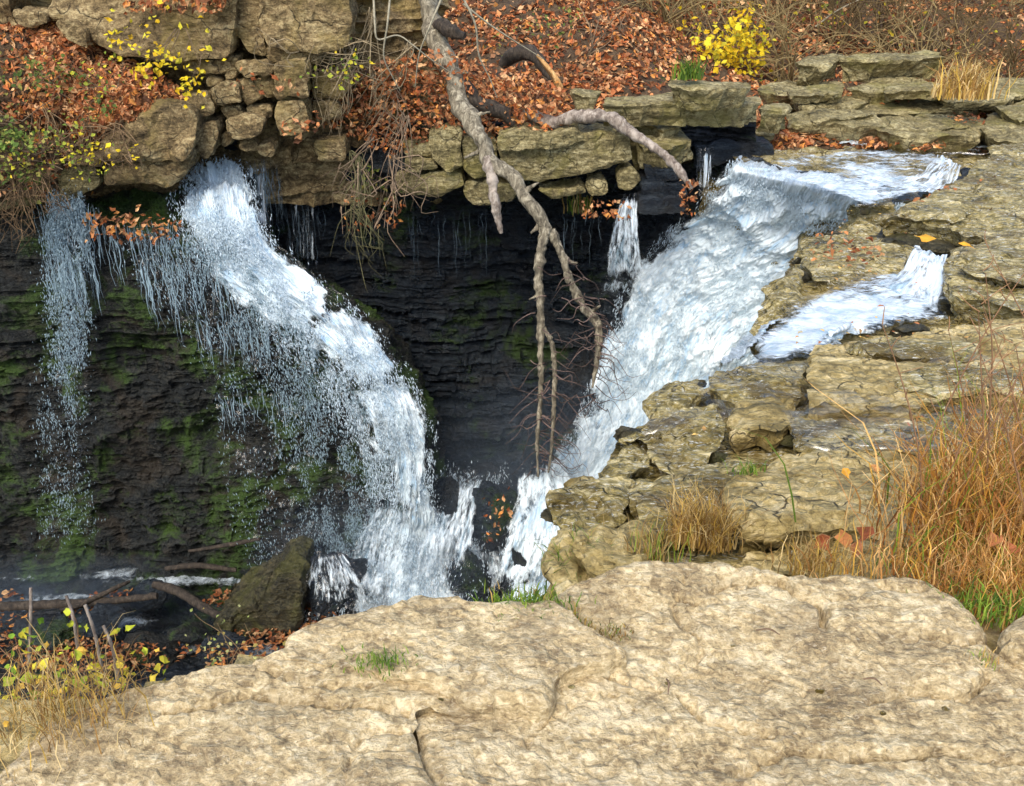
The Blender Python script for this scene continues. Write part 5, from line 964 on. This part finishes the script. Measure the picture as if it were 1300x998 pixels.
clump('dry_grass', 60, 905, .0, 420, (.08, .2), .003, 1.0, .11, STRAW*.9, 'thin dry stems around the yellow-green plant', 94, wild=.6)
# single leaves one could pick up
ln_ = 0
for (px, py, z, s, c, lab) in [(1068, 690, -.22, .075, (.6, .24, .08), 'large orange-brown leaf lying pale side up in the grass'), (1040, 690, -.2, .075, (.35, .1, .04), 'dark red-brown curled leaf left of the orange one'), (1096, 682, -.2, .085, (.33, .1, .045), 'big rust leaf right of the orange one'), (1085, 700, -.2, .06, (.4, .16, .07), 'small rust leaf below the big one'), (963, 683, -.55, .05, (.85, .45, .04), 'bright yellow leaf on the wet pale stone'), (985, 688, -.55, .045, (.75, .35, .05), 'smaller orange leaf right of the bright yellow one'),
        (1072, 603, -.55, .05, (.8, .4, .05), 'yellow-orange leaf on the large pale flat slab'), (1110, 598, -.55, .05, (.7, .33, .12), 'salmon leaf on the large pale flat slab'), (1174, 306, -.95, .14, (.75, .38, .04), 'orange leaf above the small chute'), (1225, 318, -.98, .14, (.75, .38, .04), 'orange leaf on the thick grey-green ledge'), (1275, 702, -.05, .07, (.36, .12, .05), 'brown leaf stuck in grass at the right edge'), (1262, 690, -.02, .06, (.5, .2, .08), 'tan leaf stuck in grass at the right edge'), (600, 128, -.4, .02, (.4, .15, .05), '')]:
    if not lab: continue
    ln_ += 1; p = atZ(px, py, z) if py > 400 else onbed(np.array([px*1.]), np.array([py*1.]), .24)[0]; o = leaves('fallen_leaf', np.array([[0, 0, .005]]), np.array([[0, -.3, .9]]), (s, s*1.05), np.array([c]), seed=200+ln_, tiltr=.3, kind=None, asp=.9); o.location = p.tolist(); tag(o, lab, 'leaf')
r = np.random.default_rng(77); px = r.uniform(880, 1300, 700); py = r.uniform(250, 640, 700); k = (px > 1000+(450-py)*.3) | (py > 520); px, py = px[k], py[k]; P = onbed(px, py, .1); P[:, 2] += 0
P2 = P[fbm(P*1.5, 3, 3) > .12]; leaves('leaf_litter', P2, np.tile([0., 0, 1], (len(P2), 1)), (.025, .06), np.array([(.6, .35, .12), (.75, .5, .15), (.5, .2, .08), (.7, .6, .4)]), seed=78, tiltr=.25, label='small leaves and flecks strewn on the riverbed ledges')

for k, (px, py, sz, lab) in enumerate([(848, 868, .009, 'pebble left of the stain on the wide slab'), (1040, 877, .012, 'largest pebble lying on the wide slab'), (726, 872, .008, 'tiny pebble near the left part of the wide slab'), (1120, 905, .009, 'pebble by the lower crack of the wide slab'), (560, 888, .007, 'grit stone on the low grey-tan slab'), (930, 820, .007, 'tiny pebble in the middle of the wide slab'), (1200, 900, .01, 'pebble at the right of the lower crack')]):
    p = atZ(px, py, .008); n = bump_rock(px, py, p[1], F*sz/2.6, F*sz*.6/2.6, lab, 'bed', 140+k, 'pebble')
for k, (a, b, c, d, lab) in enumerate([(676, 848, 686, 872, 'short twig at the left step of the wide slab'), (684, 846, 712, 843, 'bent twig beside the short one'), (846, 862, 848, 882, 'thin straight twig standing out on the wide slab'), (1096, 862, 1120, 870, 'thin dark twig by the stain'), (590, 868, 626, 850, 'curved grass stem lying on the slab'), (960, 800, 990, 806, 'twig near the middle crack')]):
    A, B = atZ(a, b, .012), atZ(c, d, .014); mb = MB(); tube_into(mb, [A, (A+B)/2+np.array([.004, .006, .006]), B], [.002, .0025, .0012], 6, (.2, .13, .08), n=10); centre(tag(mb.build('twig', M['twig']), lab, 'twig'))
# ================================================================== LIGHT, SKY, CAMERA
w = bpy.data.worlds.new('World'); bpy.context.scene.world = w; w.use_nodes = True; nt = w.node_tree; nt.nodes.clear()
sky = nt.nodes.new('ShaderNodeTexSky'); sky.sky_type = 'NISHITA'; sky.sun_disc = False
SE, SR = R(50), R(200)
sky.sun_elevation = SE; sky.sun_rotation = SR; sky.air_density = 1.0; sky.dust_density = 2.0
bg = nt.nodes.new('ShaderNodeBackground'); bg.inputs[1].default_value = .125; wo = nt.nodes.new('ShaderNodeOutputWorld')
nt.links.new(sky.outputs[0], bg.inputs[0]); nt.links.new(bg.outputs[0], wo.inputs[0])
sd = bpy.data.lights.new('sun', 'SUN'); sd.energy = 1.45; sd.angle = R(38); sd.color = (1, .92, .77)
so = bpy.data.objects.new('sun', sd); col.objects.link(so)
dirv = Vector((math.sin(SR)*math.cos(SE), math.cos(SR)*math.cos(SE), math.sin(SE)))
so.rotation_euler = dirv.to_track_quat('Z', 'Y').to_euler()
# thin spray mist hanging at the feet of the falls
def mist(cx, cy, Y, rx, ry, rz, den):
    me = bpy.data.meshes.new('mist'); C = atY(cx, cy, Y); th, ph = np.meshgrid(np.linspace(0, 2*np.pi, 33)[:-1], np.linspace(.0, np.pi, 17))
    V = np.stack([rx*np.cos(th)*np.sin(ph), ry*np.sin(th)*np.sin(ph), rz*np.cos(ph)], -1).reshape(-1, 3); Fm = [(i*32+j, (i+1)*32+j, (i+1)*32+(j+1) % 32, i*32+(j+1) % 32) for i in range(16) for j in range(32)]
    m = bpy.data.materials.new('mist'); m.use_nodes = True; nt = m.node_tree; nt.nodes.clear(); o_ = nt.nodes.new('ShaderNodeOutputMaterial'); pv = nt.nodes.new('ShaderNodeVolumePrincipled')
    pv.inputs['Color'].default_value = (.6, .78, 1, 1); pv.inputs['Anisotropy'].default_value = .2
    tc = nt.nodes.new('ShaderNodeTexCoord'); ln = nt.nodes.new('ShaderNodeVectorMath'); ln.operation = 'LENGTH'; mp = mapping(nt, tc.outputs['Object'], (1/rx, 1/ry, 1/rz)); nt.links.new(mp, ln.inputs[0])
    nz = noise(nt, tc.outputs['Object'], 1.6, 3, .6); f = mth(nt, 'SUBTRACT', 1., ln.outputs['Value'], True); f = mth(nt, 'MULTIPLY', f, mth(nt, 'MULTIPLY', nz, den*2)); nt.links.new(f, pv.inputs['Density']); nt.links.new(pv.outputs[0], o_.inputs['Volume'])
    me.from_pydata([tuple(v) for v in V], [], Fm); me.materials.append(m); o = bpy.data.objects.new('mist', me); col.objects.link(o); o.location = C.tolist(); o['kind'] = 'stuff'
mist(690, 600, 10.9, 2.2, .9, 1.6, .32)
mist(500, 700, 10.0, 1.9, .9, 1.0, .3)
mist(60, 745, 10.0, 2.0, .7, .45, .35)
cd = bpy.data.cameras.new('camera'); cd.sensor_width = 36; cd.lens = 36*F/1300; cd.clip_end = 500; cd.clip_start = .05
co = bpy.data.objects.new('camera', cd); col.objects.link(co); co.location = (0, 0, HC); co.rotation_euler = (R(90)-PITCH, 0, 0)
sc = bpy.context.scene; sc.camera = co
sc.view_settings.view_transform = 'Standard'; sc.view_settings.look = 'None'; sc.view_settings.gamma = 1; sc.view_settings.exposure = 1.02
sc.render.engine = 'CYCLES'; sc.cycles.transparent_max_bounces = 12; sc.cycles.max_bounces = 5; sc.cycles.volume_bounces = 0; sc.cycles.volume_max_steps = 64; sc.cycles.use_denoising = True
